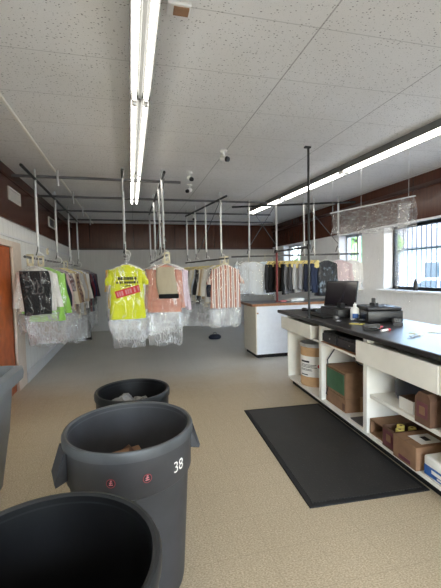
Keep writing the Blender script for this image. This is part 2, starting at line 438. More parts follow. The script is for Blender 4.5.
for i, (a, b) in enumerate(zip(ysr, ysr[1:])):
    p, q = pt(yt(a+.01)), pt(yt(b-.01))
    fixture(p.x, p.y, q.x, q.y, ['right row light by the shop front','right row light left of the front window','right row light before the first visible tube','nearest light of the right row, above the end of the black counter','second light of the right row, behind the tall black post','farthest light of the right row, ending over the clothes racks'][i], 'right row of fluorescent lights')

# ------------------------------------------------------------------ ceiling bits
MB().box((-.999,2.2,ZC-.022), (-.972,YB,ZC), .003)
tag(MB().box((-.999,2.2,ZC-.022), (-.972,YB-.05,ZC), .003).build('conduit', M['off_white']), 'thin pale conduit running along the ceiling on the left', 'conduit')
def cam_fix(x, y, rz, label):
    o = thing('ceiling_camera', label, 'camera', (x, y, ZC), rz, 'small white ceiling cameras')
    MB().lathe([(.0,0),(.045,0),(.045,-.02),(.012,-.03),(.012,-.085),(0,-.085)], 14).build('mount', M['white_plastic'], o, True)
    MB().tube([(0,.05,-.08),(0,.03,-.085),(0,-.04,-.11),(0,-.05,-.114)], [.02,.034,.036,.03], 12).build('camera_body', M['white_plastic'], o, True)
    MB().tube([(0,-.045,-.112),(0,-.075,-.124)], [.034,.028], 12).build('lens', M['black_plastic'], o, True)
cam_fix(1.16, 4.35, R(35), 'white camera with black lens on the ceiling seam, nearest of the ceiling cameras')
cam_fix(.90, 5.35, R(20), 'white camera on the ceiling just right of the first overhead pipe end')
cam_fix(1.02, 6.1, R(-50), 'white camera on the ceiling behind the first pipe end')
cam_fix(1.62, 9.2, R(0), 'white camera on the ceiling near the back wall, left of the right rack')
cam_fix(1.60, 10.3, R(-30), 'white camera farthest back on the ceiling by the brown wall')
o = thing('ceiling_box', 'small white ceiling plate with a brown insert beside the nearest light', 'ceiling box', (.315, 2.1, ZC))
MB().box((-.065,-.045,-.02), (.065,.045,0), .004).build('plate', M['white_plastic'], o); MB().box((-.03,-.03,-.03), (.055,.03,-.02)).build('insert', M['card'], o)

# ------------------------------------------------------------------ overhead pipes
PZ = 3.03
def xpipe(y, x0, x1, drops, label):
    o = thing('overhead_pipe', label, 'pipe', (x0, y, PZ), 0, 'overhead pipes')
    MB().tube([(0,0,0),(x1-x0,0,0)], .021, 8).build('pipe', M['dark_steel'], o, True)
    for x in drops:
        MB().tube([(x-x0,-.03,ZC-PZ),(x-x0,-.03,-.13)], .016, 8).build('hanger_stub', M['steel'], o, True)
xpipe(5.62, -1.56, .80, (-.95,), 'dark overhead pipe nearest the camera, ending right of the left light row')
xpipe(6.95, -1.56, 2.75, (-.94,), 'second dark overhead pipe from the camera, crossing the middle racks')
xpipe(8.40, -1.56, 3.4, (-.95,), 'third dark overhead pipe, hung further back')
xpipe(9.70, -1.56, 4.0, (-.93,), 'dark overhead pipe nearest the back wall')

# ------------------------------------------------------------------ racks
def rack(label, x0, y0, x1, y1, zr, poles, braces=(), tags=(), top=True):
    """hanging garment rail: rail, upper pipe, drop poles with hooks, cross braces"""
    d = Vector((x1-x0, y1-y0)); L = d.length; rz = math.atan2(d.y, d.x)-PI/2
    o = thing('hanging_clothes_rail', label, 'clothes rail', (x0, y0, zr), rz, 'hanging clothes rails')
    MB().tube([(0,-.08,0),(0,L+.08,0)], .017, 8).build('rail', M['dark_steel'], o, True)
    if top: MB().tube([(0,-.05,PZ-.04-zr),(0,L,PZ-.04-zr)], .02, 8).build('upper_pipe', M['black_metal'], o, True)
    for y in poles:
        MB().tube([(.0,y,ZC-zr),(0,y,.12)], .018, 8).build('drop_pole', M['steel'], o, True)
        MB().tube([(0,y,.13),(.012,y,.09),(.055,y,.075),(.075,y,.03),(.06,y,-.012),(.02,y,-.025),(-.015,y,-.018)], .010, 6).build('hook', M['white_plastic'], o, True)
        MB().tube([(0,y,.2),(0,y-.03,.13),(-.02,y-.05,.05)], .008, 6).build('hook_strap', M['black_metal'], o, True)
    for a, b in braces:
        MB().tube([(.01,a,1.06),(.01,b,.2)], .007, 6).build('brace', M['dark_steel'], o, True)
    for i, y in enumerate(tags):
        t = thing('size_tag', 'cream slotted tag on the rail, %s along the %s' % (ORD[i], label.split(' with ')[0]), 'rail tag', tuple(o.matrix_basis @ Vector((0,0,0))), rz, 'cream rail tags')
        t.matrix_basis = Matrix.Translation((x0, y0, zr)) @ Matrix.Rotation(rz, 4, 'Z') @ Matrix.Translation((.01+.03*i, y, -.0)) @ Matrix.Scale(.85, 4)
        f = MB(); f.box((-.05,-.004,-.13), (.05,.004,-.09)); f.box((-.05,-.004,.02), (.05,.004,.05)); f.box((-.05,-.004,-.13), (-.025,.004,.05)); f.box((.025,-.004,-.13), (.05,.004,.05))
        f.build('plate', M['cream_plastic'], t)
    return o, rz

def shirt_mesh(w=.235, L=.78, sleeve=.5, d=.042, seed=0, flare=1.0, spread=.09):
    """folded shirt on a hanger; origin on the rail, front towards -y"""
    b = MB(); N = 28
    def fold(x, z, s): return .016*noise.noise((x*7+seed*3.1, z*2.2, seed*1.7+s))+.008*math.sin(x*38+seed+z*3)
    top = .12
    prof = [(top,.045,.015),(top+.012,.075,.028),(top+.035,.13,.034),(top+.062,.19,.036),(top+.09,w*.93,.04),(top+.16,w*.9,.7*d+.015),(top+.26,w*.92,d)]
    n = 9
    for k in range(1, n+1):
        f = k/n; prof.append((top+.26+(L-top-.26)*f, w*(.92+.1*f*flare+.015*math.sin(seed*2+k)), d*(1+.15*f)))
    rings = []
    for z, hw, dd in prof:
        r = []
        amp = min(1, (z-top)/.2)
        for k in range(N):
            a = 2*PI*k/N; x = hw*math.copysign(abs(math.cos(a))**.8, math.cos(a)); y = dd*math.copysign(abs(math.sin(a))**.8, math.sin(a))
            y += fold(x, z, 0 if y < 0 else 9)*amp
            r.append((x, y, -z-.01*amp*noise.noise((x*5+seed,1,2))))
        rings.append(r)
    b.ring_tube(rings)
    if sleeve:
        for s in (-1, 1):
            rings = []
            m = 6
            for k in range(m+1):
                f = k/m; z = top+.075+sleeve*f; x = s*(.185+spread*min(1, f*1.6)*(.4+.6*f)+.01*math.sin(seed+k))
                rx, ry = .062-.018*f, .034+.008*math.sin(k+seed)
                rings.append([(x+rx*math.cos(2*PI*j/12), .005+ry*math.sin(2*PI*j/12)+.006*math.sin(j*2+k), -z-.25*s*rx*math.cos(2*PI*j/12)*(1-f)*s) for j in range(12)])
            b.ring_tube(rings)
    return b
def trouser_mesh(w=.17, z0=.17, L=.78, seed=0):
    b = MB(); N = 24; rings = []
    for k in range(11):
        f = k/10; z = z0+(L-z0)*f; hw = w*(1+.06*math.sin(f*5+seed)); r = []
        for j in range(N):
            a = 2*PI*j/N; x = hw*math.copysign(abs(math.cos(a))**.5, math.cos(a)); y = .035*math.copysign(abs(math.sin(a))**.6, math.sin(a))
            r.append((x+.03*math.sin(f*2+seed), y+.014*noise.noise((x*9+seed,z*4,3)), -z-.03*noise.noise((x*4,seed,1))*f))
        rings.append(r)
    return b.ring_tube(rings)
def film_mesh(w=.26, L=1.15, seed=0, d=.062, z0=None):
    """clear cover: shoulders down to L, or (z0 given) only the loose skirt below the garment"""
    b = MB(); N = 30; rings = []
    if z0 is None:
        prof = [(.10,.035,.02),(.125,.09,.04),(.17,.2,.055),(.21,w*.95,.065)]; n0 = .21
    else: prof = [(z0,w,d)]; n0 = z0
    n = max(3, int((L-n0)/.09))
    for k in range(1, n+1): prof.append((n0+(L-n0)*k/n, w*(1-(.1*k/n if z0 else 0)), d*(1-(.3*k/n if z0 else 0))))
    for i, (z, hw, dd) in enumerate(prof):
        amp = 1 if z0 else min(1., i/4); r = []
        for j in range(N):
            a = 2*PI*j/N; x = hw*math.copysign(abs(math.cos(a))**.7, math.cos(a)); y = dd*math.copysign(abs(math.sin(a))**.7, math.sin(a))
            k = 1+.16*amp*noise.noise((x*6+seed*2.3,z*4,y*8+seed))
            r.append((x*(1+.08*amp*noise.noise((z*5,seed,j*.2))), y*k+(.045 if z0 else .022)*amp*noise.noise((x*12+seed,z*3,seed*.7)), -z-(.06*noise.noise((x*8,seed,y*10)) if i == len(prof)-1 else 0)))
        rings.append(r)
    return b.ring_tube(rings, False, False)
def hanger_parts(o, white=False):
    hb = MB().tube([(-.2,0,-.185),(-.1,0,-.14),(0,0,-.10),(.1,0,-.14),(.2,0,-.185),(0,0,-.19),(-.2,0,-.185)], .0035 if not white else .008, 6).build('hanger', M['steel'] if not white else M['white_plastic'], o, True)
    MB().tube([(0,0,-.10),(0,0,-.05),(.022,0,-.03),(.03,0,0),(.02,0,.024),(0,0,.032),(-.02,0,.022)], .003 if not white else .006, 6).build('hook', M['steel'], hb, True)
def cape_part(o, seed):
    b = MB(); rings = []
    for z, hw, dd in ((.115,.05,.046),(.14,.1,.05),(.18,.2,.055),(.21,.222,.06),(.235+.03*(seed%3)/2,.218,.066)):
        rings.append([(hw*math.cos(2*PI*k/20), dd*math.sin(2*PI*k/20)+.006*math.sin(k*3+seed), -z+.012*math.sin(k*2.1+seed)) for k in range(20)])
    b.ring_tube(rings, False, False).build('shoulder_cape', M['cape'], o, True)

def garment(name, label, cat, group, loc, rz, kind, cm, seed, film=1.15, cape=False, white_hanger=False, film_m=None, **kw):
    o = thing(name, label, cat, loc, rz, group)
    hanger_parts(o, white_hanger)
    if kind == 'trousers': trouser_mesh(seed=seed, **kw).build('cloth', cm, o, True)
    else: shirt_mesh(seed=seed, **kw).build('cloth', cm, o, True)
    if cape: cape_part(o, seed)
    if film:
        zl = kw.get('L', .78); fw = kw.get('w', .235)+(.035 if kind != 'trousers' else .06)
        film_mesh(L=min(film, zl+.03), seed=seed, w=fw).build('plastic_cover', M['film_faint' if kind == 'trousers' or sum(cm.get('rgb', (600,))) > 560 else 'film_thin'], o, True)
        if film > zl+.12: film_mesh(L=film, seed=seed, w=fw*.98, z0=zl+.03).build('plastic_skirt', M['film'], o, True)
    return o

WHITE, CREAM, GREY, NAVY, BLACK = (226,224,220), (214,204,186), (140,140,142), (38,42,58), (26,26,28)
LX = -1.25
rack('left wall rail with four drop poles', LX, 4.98, LX, 9.95, 1.87, (.62,2.0,3.42,4.7), (), (.12,.55,2.4))
LIST = [('trousers','black trousers folded over a hanger',BLACK), ('shirt','white long sleeved shirt',WHITE), ('shirt','lime green top',(150,206,96)), ('shirt','white blouse',WHITE), ('shirt','dark navy shirt',NAVY),
  ('shirt','pale pink shirt',(206,178,178)), ('shirt','grey floral blouse',(150,146,150)), ('shirt','cream shirt',CREAM), ('shirt','tan jacket',(176,150,118)), ('shirt','brown and cream patterned blouse',(150,126,108)),
  ('shirt','cream jacket',CREAM), ('shirt','pale grey shirt',(180,180,180)), ('shirt','beige shirt',(190,172,150)), ('shirt','grey jacket',GREY), ('shirt','white shirt',WHITE), ('dress','long black dress',BLACK), ('shirt','maroon jacket',(92,34,46)),
  ('shirt','maroon shirt',(104,40,54)), ('shirt','dark blue jacket',(44,48,72)), ('shirt','plum jacket',(78,44,58)), ('shirt','charcoal jacket',(58,58,62))]
y = 5.30
for i, (k, lb, c) in enumerate(LIST):
    cm = m_cloth(c, 'print' if 'floral' in lb or 'patterned' in lb else None, (92,70,72) if 'floral' in lb or 'patterned' in lb else None)
    if i == 0:
        garment('hanging_trousers', 'black trousers in clear film, foremost on the left wall rail', 'trousers', 'left rail garments', (LX+.0,y,1.87), 0, 'trousers', cm, i, .80, white_hanger=True, w=.18, L=.76)
    else:
        L = {1:.72, 2:.88, 15:1.6}.get(i, random.uniform(.78,.96)+(.12 if i > 8 else 0))
        garment('hanging_dress' if k == 'dress' else 'hanging_shirt', '%s in film, %s garment from near end of left wall rail' % (lb, ORD[i]), 'dress' if k == 'dress' else 'shirt', 'left rail garments',
            (LX+(.09 if i == 2 else random.uniform(-.01,.03)+.011*i),y,1.87), R(random.uniform(-7,7)), k, cm, i, {1:1.02, 2:1.22, 15:0}.get(i, random.uniform(1.15,1.3)+(.2 if i > 8 else 0)), L=L, sleeve={1:.48,2:.58,6:.3}.get(i,random.choice((.48,.52,.55))), cape=i in (7,8,9,12,16))
    y += .12 if i < 2 else (.2+random.uniform(-.03,.03))

# yellow shirt rail
YX = -.055
rack('short middle rail with the yellow shirt', YX, 5.0, YX-.02, 6.4, 1.88, (.3,1.3), ((.1,1.25),(1.25,.1)), ())
o = garment('hanging_shirt', 'bright yellow printed t-shirt, foremost on the short middle rail', 'shirt', 'middle rail garments', (YX+.01,5.1,1.88), R(1), 'shirt', m_cloth((206,212,44)), 41, 1.04, white_hanger=True, w=.235, L=.86, sleeve=.2, spread=.055, d=.045)
# the print on its back: lines of dark letters and a slanted red panel, as plain bars
pb = MB(); rnd = random.Random(3)
for z, x0, x1, h in ((-.305,-.12,.13,.042), (-.36,-.14,.15,.030), (-.405,-.03,.05,.016)):
    x = x0
    while x < x1:
        wd = rnd.uniform(.012,.024); pb.box((x,-.074,z-h/2), (min(x+wd,x1),-.066,z+h/2)); x += wd+(.02 if rnd.random() < .2 else .006)
pb.build('dark_print', M['ink'], o)
rot = Matrix.Translation((.005,-.07,-.485)) @ Matrix.Rotation(R(-15), 4, 'Y')
MB().box((-.165,-.004,-.05), (.165,.004,.05), mtx=rot).build('red_print', M['red_ink'], o)
pb = MB(); x = -.145
while x < .14:
    wd = rnd.uniform(.014,.026); pb.box((x,-.007,-.032), (x+wd,-.003,.032), mtx=rot); x += wd+rnd.choice((.008,.008,.03))
pb.build('light_print', M['pink_ink'], o)
for i, (lb, c, L) in enumerate((('white shirt',WHITE,.80),('orange yellow shirt',(220,180,70),.74),('white blouse',WHITE,.78),('pale grey shirt',(190,190,190),.8),('light blue shirt',(180,196,214),.76))):
    garment('hanging_shirt', '%s in film, %s garment behind the yellow shirt' % (lb, ORD[i]), 'shirt', 'middle rail garments', (YX+[.035,-.03,.02,-.01,.03][i],5.24+.2*i,1.88), R(random.uniform(-6,6)), 'shirt', m_cloth(c), 50+i, [1.17,1.05,1.36,1.3,1.3][i], L=L, sleeve=[.5,.3,.5,.5,.5][i], spread=.05)

# beige skirt and pink shirt rail
PX = .49
rack('middle rail with the pink shirt', PX, 5.0, PX-.02, 8.5, 1.88, (.3,.85,1.95,3.4), ((.1,1.9),(1.9,.1)), (.0,.55))
TR = garment('hanging_trousers', 'beige folded trousers in film, foremost on the middle rail right of the yellow shirt', 'trousers', 'middle rail garments', (PX+.02,5.1,1.88), R(-3), 'trousers', m_cloth((168,158,138)), 61, 0, white_hanger=True, w=.135, z0=.16, L=.56)
MB().box((-.13,-.045,-.60), (.15,.04,-.535), .01).build('waistband', m_cloth(BLACK), TR)
seq = [('rose pink shirt',(198,144,128),.80,'print',(190,132,116)), ('pale lilac jacket',(206,190,202),.74,None,None), ('black trousers length coat',(44,44,50),.7,None,None), ('white shirt',WHITE,.76,None,None), ('grey shirt',GREY,.76,None,None), ('white blouse',WHITE,.8,None,None),
       ('cream shirt',CREAM,.78,None,None), ('pale grey jacket',(176,176,178),.8,None,None), ('brown jacket',(120,98,80),.8,None,None), ('white dress shirt',WHITE,.75,None,None), ('grey jacket',(112,112,116),.8,None,None)]
for i, (lb, c, L, pat, c2) in enumerate(seq):
    lb = 'black coat' if 'trousers length' in lb else lb
    garment('hanging_coat' if 'coat' in lb else 'hanging_shirt', '%s in film, %s garment behind the beige trousers' % (lb, ORD[i]), 'coat' if 'coat' in lb else 'shirt', 'middle rail garments', (PX+[-.02,.09,-.03][i] if i < 3 else PX-.05+random.uniform(-.05,.03),5.2+(.1 if i < 3 else .19)*i+(0 if i < 3 else -.18),1.88), R(random.uniform(-6,6)), 'shirt', m_cloth(c, pat, c2), 70+i, [1.27,1.04,0][i] if i < 3 else random.uniform(1.1,1.25), L=L, sleeve=[.55,.6,.4][i] if i < 3 else .52, spread=.06)

# right rack, long side running back
A0, A1 = Vector((1.70,6.32)), Vector((1.33,8.6))
_, rz = rack('right rack rail running back with the striped shirt', A0.x, A0.y, A1.x, A1.y, 1.885, (.22,1.0,1.65,2.25), ((.3,1.5),), (.02,.3))
dv = (A1-A0).normalized()
seq = [('striped',WHITE), ('navy shirt',NAVY), ('white shirt',WHITE), ('cream shirt',(226,214,190)), ('tan shirt',(190,164,130)), ('white blouse',WHITE), ('black jacket',(40,40,44)), ('pale blue shirt',(196,206,220)), ('cream jacket',(222,212,190)), ('white dress shirt',WHITE),
       ('grey jacket',GREY), ('pale grey shirt',(196,196,194)), ('brown jacket',(108,86,70)), ('white jacket',(216,214,210)), ('grey shirt',(150,150,150)), ('charcoal jacket',(70,72,74))]
for i, (lb, c) in enumerate(seq):
    p = A0+dv*(.06+.15*i)
    if i == 0:
        garment('hanging_shirt', 'white shirt with rust and pink vertical stripes, foremost on the right rack', 'shirt', 'right rack garments', (p.x,p.y,1.885), rz+R(-8), 'shirt', m_cloth((230,220,212), 'stripe', (176,126,110)), 90, 1.24, white_hanger=True, w=.29, L=.9, sleeve=.27, spread=.13)
    else:
        garment('hanging_shirt', '%s with yellow paper cape, %s behind the striped shirt' % (lb, ORD[i-1]) if i % 2 or i > 5 else '%s in clear film, %s garment behind the striped shirt' % (lb, ORD[i-1]), 'shirt', 'right rack garments', (p.x+random.uniform(-.02,.02)-.03*(i < 4),p.y,1.885), rz+R(random.uniform(-9,9)), 'shirt', m_cloth(c), 91+i, random.uniform(1.22,1.34), L=random.uniform(.76,.92), sleeve=.5, cape=(i % 2 == 1 or i > 5))
o = thing('hem_stand_in', 'dark bag shape standing in for a garment hem under the right rack', 'bag', (1.98,8.6,0))  # added bag shape in place of a dark garment hem
MB().ring_tube([[(.16*math.cos(2*PI*k/16)*s, .09*math.sin(2*PI*k/16)*s, z) for k in range(16)] for s, z in ((.8,0),(1,.03),(1,.07),(.7,.11),(.3,.12))]).build('bag_body', M['navy'], o, True)
MB().tube([(-.05,0,.11),(-.03,0,.16),(.03,0,.16),(.05,0,.11)], .008, 6).build('bag_handle', M['black_plastic'], o, True)

# right rack, short side along the window end
B0, B1 = Vector((2.15,7.28)), Vector((4.42,6.42))
_, rz = rack('right rack rail behind the white island', B0.x, B0.y, B1.x, B1.y, 1.96, (.3,.86,1.42,1.62,2.1), ((.3,.86),(.86,.3),(1.42,2.1)), (.28,.62,2.1))
dv = (B1-B0).normalized()
def onB(t): p = B0+dv*t; return (p.x, p.y, 1.96)
base = R(68)
seq = [(.04,'pale blue shirt',(190,200,210),0,False,.8), (.14,'grey shirt',(150,152,156),30,False,.8), (.24,'white shirt',(196,200,206),50,False,.78), (.38,'white dress shirt',(222,230,240),100,False,.78), (.60,'pale blue dress shirt',(208,220,236),96,False,.80),
  (.74,'charcoal jacket',(48,48,52),14,True,.8), (.84,'black jacket',BLACK,18,True,.8), (.94,'dark brown jacket',(62,48,42),12,True,.8), (1.03,'black coat',BLACK,20,True,.82), (1.13,'grey jacket',(104,104,108),22,True,.8), (1.23,'charcoal coat',(72,72,76),16,True,.8),
  (1.34,'light grey jacket',(168,168,170),34,True,.78), (1.45,'grey suit jacket',(132,132,136),22,True,.8), (1.56,'navy jacket',NAVY,24,True,.8), (1.66,'navy suit jacket',(44,52,74),18,True,.8)]
for i, (t, lb, c, off, cp, L) in enumerate(seq):
    garment('hanging_shirt' if 'shirt' in lb else 'hanging_jacket', '%s %s, %s from the left on rail behind island' % (lb, 'with yellow cape' if cp else 'in clear film', ORD[i]), 'shirt' if 'shirt' in lb else 'jacket', 'garments behind the island', onB(t), base-R(off+(random.uniform(-9,14) if cp else random.uniform(-4,4))), 'shirt', m_cloth(c), 120+i, 0 if cp else .86, L=L-(random.uniform(0,.13) if cp else 0), w=random.uniform(.2,.24) if cp else .205, sleeve=.5, cape=cp, white_hanger=not cp, spread=.05)
o = thing('hanging_garment_bag', 'shiny black plastic covered garment on the rail between navy jacket and pink shirt', 'garment bag', onB(1.86), R(-22), 'garments behind the island')
hanger_parts(o, True); shirt_mesh(w=.24, L=.84, sleeve=0, seed=140, d=.08).build('cloth', M['film_black'], o, True)
garment('hanging_shirt', 'pale pink shirt in clear film just right of the black garment bag', 'shirt', 'garments behind the island', onB(2.12), R(-35), 'shirt', m_cloth((214,196,204)), 141, .86, white_hanger=True, w=.2, L=.72, sleeve=.4, spread=.04)
garment('hanging_shirt', 'white shirt in clear film at the window end of the rail, behind the screen', 'shirt', 'garments behind the island', onB(2.36), R(-20), 'shirt', m_cloth((232,234,238)), 142, .86, white_hanger=True, w=.19, L=.74, sleeve=.4, spread=.04)

# ------------------------------------------------------------------ island
o = thing('service_island', 'white cabinet island with wood edged grey top behind the black counter', 'island counter', (2.24,6.3,0), 0)
W, D = 1.75, .72
MB().box((.05,.07,0), (W,D,.08)).build('toe_kick', M['rubber'], o)
MB().box((.02,0,.08), (W,.02,.99), .003).build('front_panel', M['island_white'], o)
MB().box((0,0,.08), (.02,D,.99), .003).build('side_panel', M['island_shaded_cream'], o)
MB().box((.02,.02,.08), (W,D,.99)).build('carcass', M['laminate'], o)
MB().box((-.07,-.02,1.0), (W+.02,D+.03,1.035), .004).build('worktop', M['grey_top'], o)
e = MB(); e.box((-.085,-.035,.99), (W+.02,-.02,1.036)); e.box((-.085,-.035,.99), (-.07,D+.03,1.036)); e.build('worktop_edge', M['wood_edge'], o)
MB().tube([(.03,-.0,.86),(.03,-.025,.86)], [.012,.016], 10).build('knob', M['wood_edge'], o, True)
# papers on it
t = thing('paper_stack', 'stack of white paper on the island beside the maroon post', 'paper', (3.22,6.72,1.035), R(12))
MB().box((-.16,-.12,0), (.16,.12,.03), .003).build('sheets', M['paper'], t); MB().box((-.05,-.1,.03), (.2,.11,.045), .003, mtx=Matrix.Rotation(R(14),4,'Z')).build('loose_sheets', M['paper'], t)
t = thing('pink_cloth', 'small crumpled pink cloth at the foot of the maroon post', 'cloth', (2.90,6.56,1.035))
MB().ring_tube([[(.07*s*math.cos(2*PI*k/14)*(1+.2*math.sin(3*k)), .05*s*math.sin(2*PI*k/14), z+.004*math.sin(k*5)) for k in range(14)] for s, z in ((1,.001),(1.05,.012),(.6,.03),(.2,.034))]).build('folds', M['pink_ink'], t, True)
# pipes
t = thing('maroon_post', 'maroon upright pipe standing on the island under the dark cross pipe', 'post', (2.775,6.55,1.035))
MB().lathe([(.05,0),(.05,.012),(.022,.016),(.022,.03)], 14, cap0=True, cap1=True).build('flange', M['maroon_metal'], t, True); MB().tube([(0,0,.03),(0,0,1.0)], .021, 10).build('pipe', M['maroon_metal'], t, True)
t = thing('ceiling_post', 'tall thin black pipe from the ceiling down to the black counter', 'post', (2.13,4.03,1.05))
MB().tube([(0,0,.012),(0,0,ZC-1.05-.01)], .0145, 10).build('pipe', M['black_metal'], t, True)
MB().lathe([(.035,0),(.035,.012),(.0,.014)], 14, cap0=True).build('floor_flange', M['black_metal'], t, True)
MB().box((-.05,-.02,ZC-1.05-.02), (.03,.02,ZC-1.05), .003).build('ceiling_bracket', M['black_metal'], t)
t = thing('cross_pipe', 'dark cross pipe joining the tall black post to the maroon post', 'pipe', (2.13,4.03,1.92))
e = Vector((2.775-2.13,6.55-4.03,2.02-1.92)); MB().tube([(0,0,0),tuple(e)], .017, 8).build('pipe', M['black_metal'], t, True)
MB().tube([(0,0,-.03),(0,0,.03)], .024, 10).build('clamp', M['black_metal'], t, True); MB().tube([(e.x,e.y,e.z-.03),(e.x,e.y,e.z+.03)], .03, 10).build('clamp', M['black_metal'], t, True)

# ------------------------------------------------------------------ black topped cash counter (local x = away from the mat, local y = along it)
AC = .055
CO = Vector((2.105,3.30,0))
def cw(v, u, z=0.): return (CO.x+v*math.cos(AC)+u*math.sin(AC), CO.y-v*math.sin(AC)+u*math.cos(AC), z)
ctr = thing('cash_counter', 'long white service counter with black worktop and open shelves', 'counter', tuple(CO), -AC)
E0 = -2.35
MB().box((.06,E0,0), (.85,1.46,.085)).build('toe_kick', M['rubber'], ctr)
MB().box((0,E0,.085), (.86,1.5,.115), .002).build('bottom_board', M['laminate'], ctr)
MB().box((.84,E0,.115), (.86,1.5,1.0)).build('back_panel', M['laminate_in'], ctr)
for u0, u1 in ((1.475,1.5), (.44,.50), (-.46,-.40), (-1.42,-1.36), (E0,E0+.025)):
    MB().box((.0,u0,.115), (.84,u1,1.0), .002).build('upright', M['laminate'], ctr)
MB().box((.03,-1.36,.445), (.84,-.46,.48), .002).build('shelf', M['laminate'], ctr)
MB().box((.03,E0+.025,.445), (.84,-1.42,.48), .002).build('shelf', M['laminate'], ctr)
MB().box((-.035,.66,.79), (-.012,1.66,.965), .003).build('drawer_front', M['laminate'], ctr)
MB().box((-.012,.70,.80), (.6,1.46,.95)).build('drawer_box', M['laminate_in'], ctr)
MB().box((-.035,-1.33,.765), (-.012,-.33,.965), .003).build('drawer_front', M['laminate'], ctr)
MB().box((-.012,-1.3,.80), (.6,-.48,.95)).build('drawer_box', M['laminate_in'], ctr)
MB().box((-.03,-1.36,.765), (-.0,-1.337,.965), .002).build('end_strip', M['laminate'], ctr)
MB().box((-.035,E0+.03,.765), (-.012,-1.45,.965), .003).build('drawer_front', M['laminate'], ctr)
MB().box((-.01,-.38,.785), (.55,.44,.81), .002).build('pull_out_tray', M['wood_edge'], ctr)
MB().box((-.018,-.38,.786), (-.01,.64,.806)).build('tray_edge', M['laminate'], ctr)
MB().box((-.06,E0-.05,1.005), (.93,1.76,1.05), .012, 2).build('worktop', M['black_top'], ctr)

# cash drawers on the tray
for u0, u1, lb in ((.10,.43,'black cash drawer at the far end of the pull-out tray'), (-.36,.08,'larger black cash drawer with keyhole on the pull-out tray')):
    t = thing('cash_box', lb, 'cash box', cw(.0,(u0+u1)/2,.811), -AC); hu = (u1-u0)/2
    MB().box((.02,-hu,0), (.42,hu,.125), .006).build('case', M['black_plastic'], t); MB().box((.004,-hu+.01,.012), (.02,hu-.01,.10), .003).build('drawer_face', M['dark_plastic'], t)
    MB().tube([(.006,-.02,.06),(-.002,-.02,.06)], .009, 10).build('keyhole', M['steel'], t, True)
t = tag(MB().tube([cw(.2,.40,.79),cw(.05,.39,.6),cw(.06,.36,.35),cw(.04,.40,.2),cw(.1,.38,.13)], .007, 6).build('cable', M['black_plastic'], None, True), 'black cable hanging behind the upright beside the green box', 'cable')
tag(MB().tube([cw(.25,.30,.79),cw(.22,.15,.70),cw(.2,.0,.63),cw(.3,-.1,.60)], .006, 6).build('cable', M['black_plastic'], None, True), 'black cable slanting down under the tray above the green box', 'cable')

# drum in the first bay
t = thing('fibre_drum', 'brown fibre drum with white label and red dot in the first counter bay', 'drum', cw(.22,1.05,.115), -AC)
r, H = .2, .56
MB().lathe([(r-.004,0),(r,.012),(r,.03),(r-.003,.035),(r-.003,H-.04)], 36, cap0=True).build('drum_wall', M['fibre'], t, True)
MB().lathe([(r-.003,H-.045),(r+.006,H-.04),(r+.006,H),(r-.012,H),(r-.012,H-.03),(r-.016,H-.26),(0,H-.26)], 36).build('rim_band', M['steel'], t, True)
def wrap(pts, a0, z0, rad): return [(rad*math.cos(a0+x/rad), rad*math.sin(a0+x/rad), z0+y) for x, y in pts]
def wrap_rect(b, x0, x1, y0, y1, a0, rad, n=16):
    for k in range(n):
        xa, xb = x0+(x1-x0)*k/n, x0+(x1-x0)*(k+1)/n
        b.poly(wrap([(xa,y0),(xb,y0),(xb,y1),(xa,y1)], a0, 0, rad))
aD = math.atan2(-.93-CO.y+0, -1.9)      # towards the customer side
aD = R(-136)
b = MB(); wrap_rect(b, -.26, .26, .13, .40, aD, r+.001, 30); lab = b.build('label', M['label_white'], t, True)
for x0, x1, y, hh in ((-.15,-.01,.315,.025),(-.15,.08,.285,.007),(-.15,.06,.268,.007),(-.15,.09,.251,.007),(-.15,.02,.225,.007),(-.15,.03,.21,.007),(-.14,-.03,.148,.014)):
    b = MB(); wrap_rect(b, x0, x1, y, y+hh, aD, r+.003, 8); b.build('label_print', M['ink'], lab)
b = MB(); b.poly(wrap([(.125+.028*math.cos(2*PI*k/18), .275+.028*math.sin(2*PI*k/18)) for k in range(18)], aD, 0, r+.003)); b.build('red_dot', M['red_ink'], lab)

def carton(name, label, cat, v, u, z, dv_, du, h, m=M['card'], rz=0., open_top=False):
    t = thing(name, label, cat, cw(v,u,z), -AC+rz)
    if not open_top: MB().box((0,-du/2,0), (dv_,du/2,h), .004).build('carton', m, t)
    else:
        b = MB(); w = .008; b.box((0,-du/2,0), (dv_,du/2,.008)); b.box((0,-du/2,.008), (w,du/2,h)); b.box((dv_-w,-du/2,.008), (dv_,du/2,h)); b.box((w,-du/2,.008), (dv_-w,-du/2+w,h)); b.box((w,du/2-w,.008), (dv_-w,du/2,h))
        b.build('carton', m, t)
    return t
# two stacked cartons in the middle bay
t = carton('cardboard_box', 'lower plain cardboard box under the green faced box', 'box', .05,.21,.115,.36,.43,.15)
MB().box((-.002,-.2,.02), (0,-.15,.09)).build('printed_mark', M['card_dark'], t)
MB().box((.17,-.215,.001), (.20,-.2155,.165)).build('tape', M['fibre'], t)
t = carton('cardboard_box', 'cardboard box with dark green front panel, on top of another box', 'box', .05,.21,.266,.36,.43,.28)
MB().box((-.003,-.19,.03), (0,.19,.25)).build('green_panel', M['green_print'], t)
MB().box((-.001,-.205,.255), (.001,.205,.265)).build('top_flap_edge', M['card_dark'], t)
tag(MB().box((.02,-.26,0), (.5,-.02,.012), .003).build('floor_board', M['dark_steel'], None, False, cw(.01,-.11,.116), (0,0,-AC)), 'flat grey board on the bottom of the bay beside the boxes', 'board')
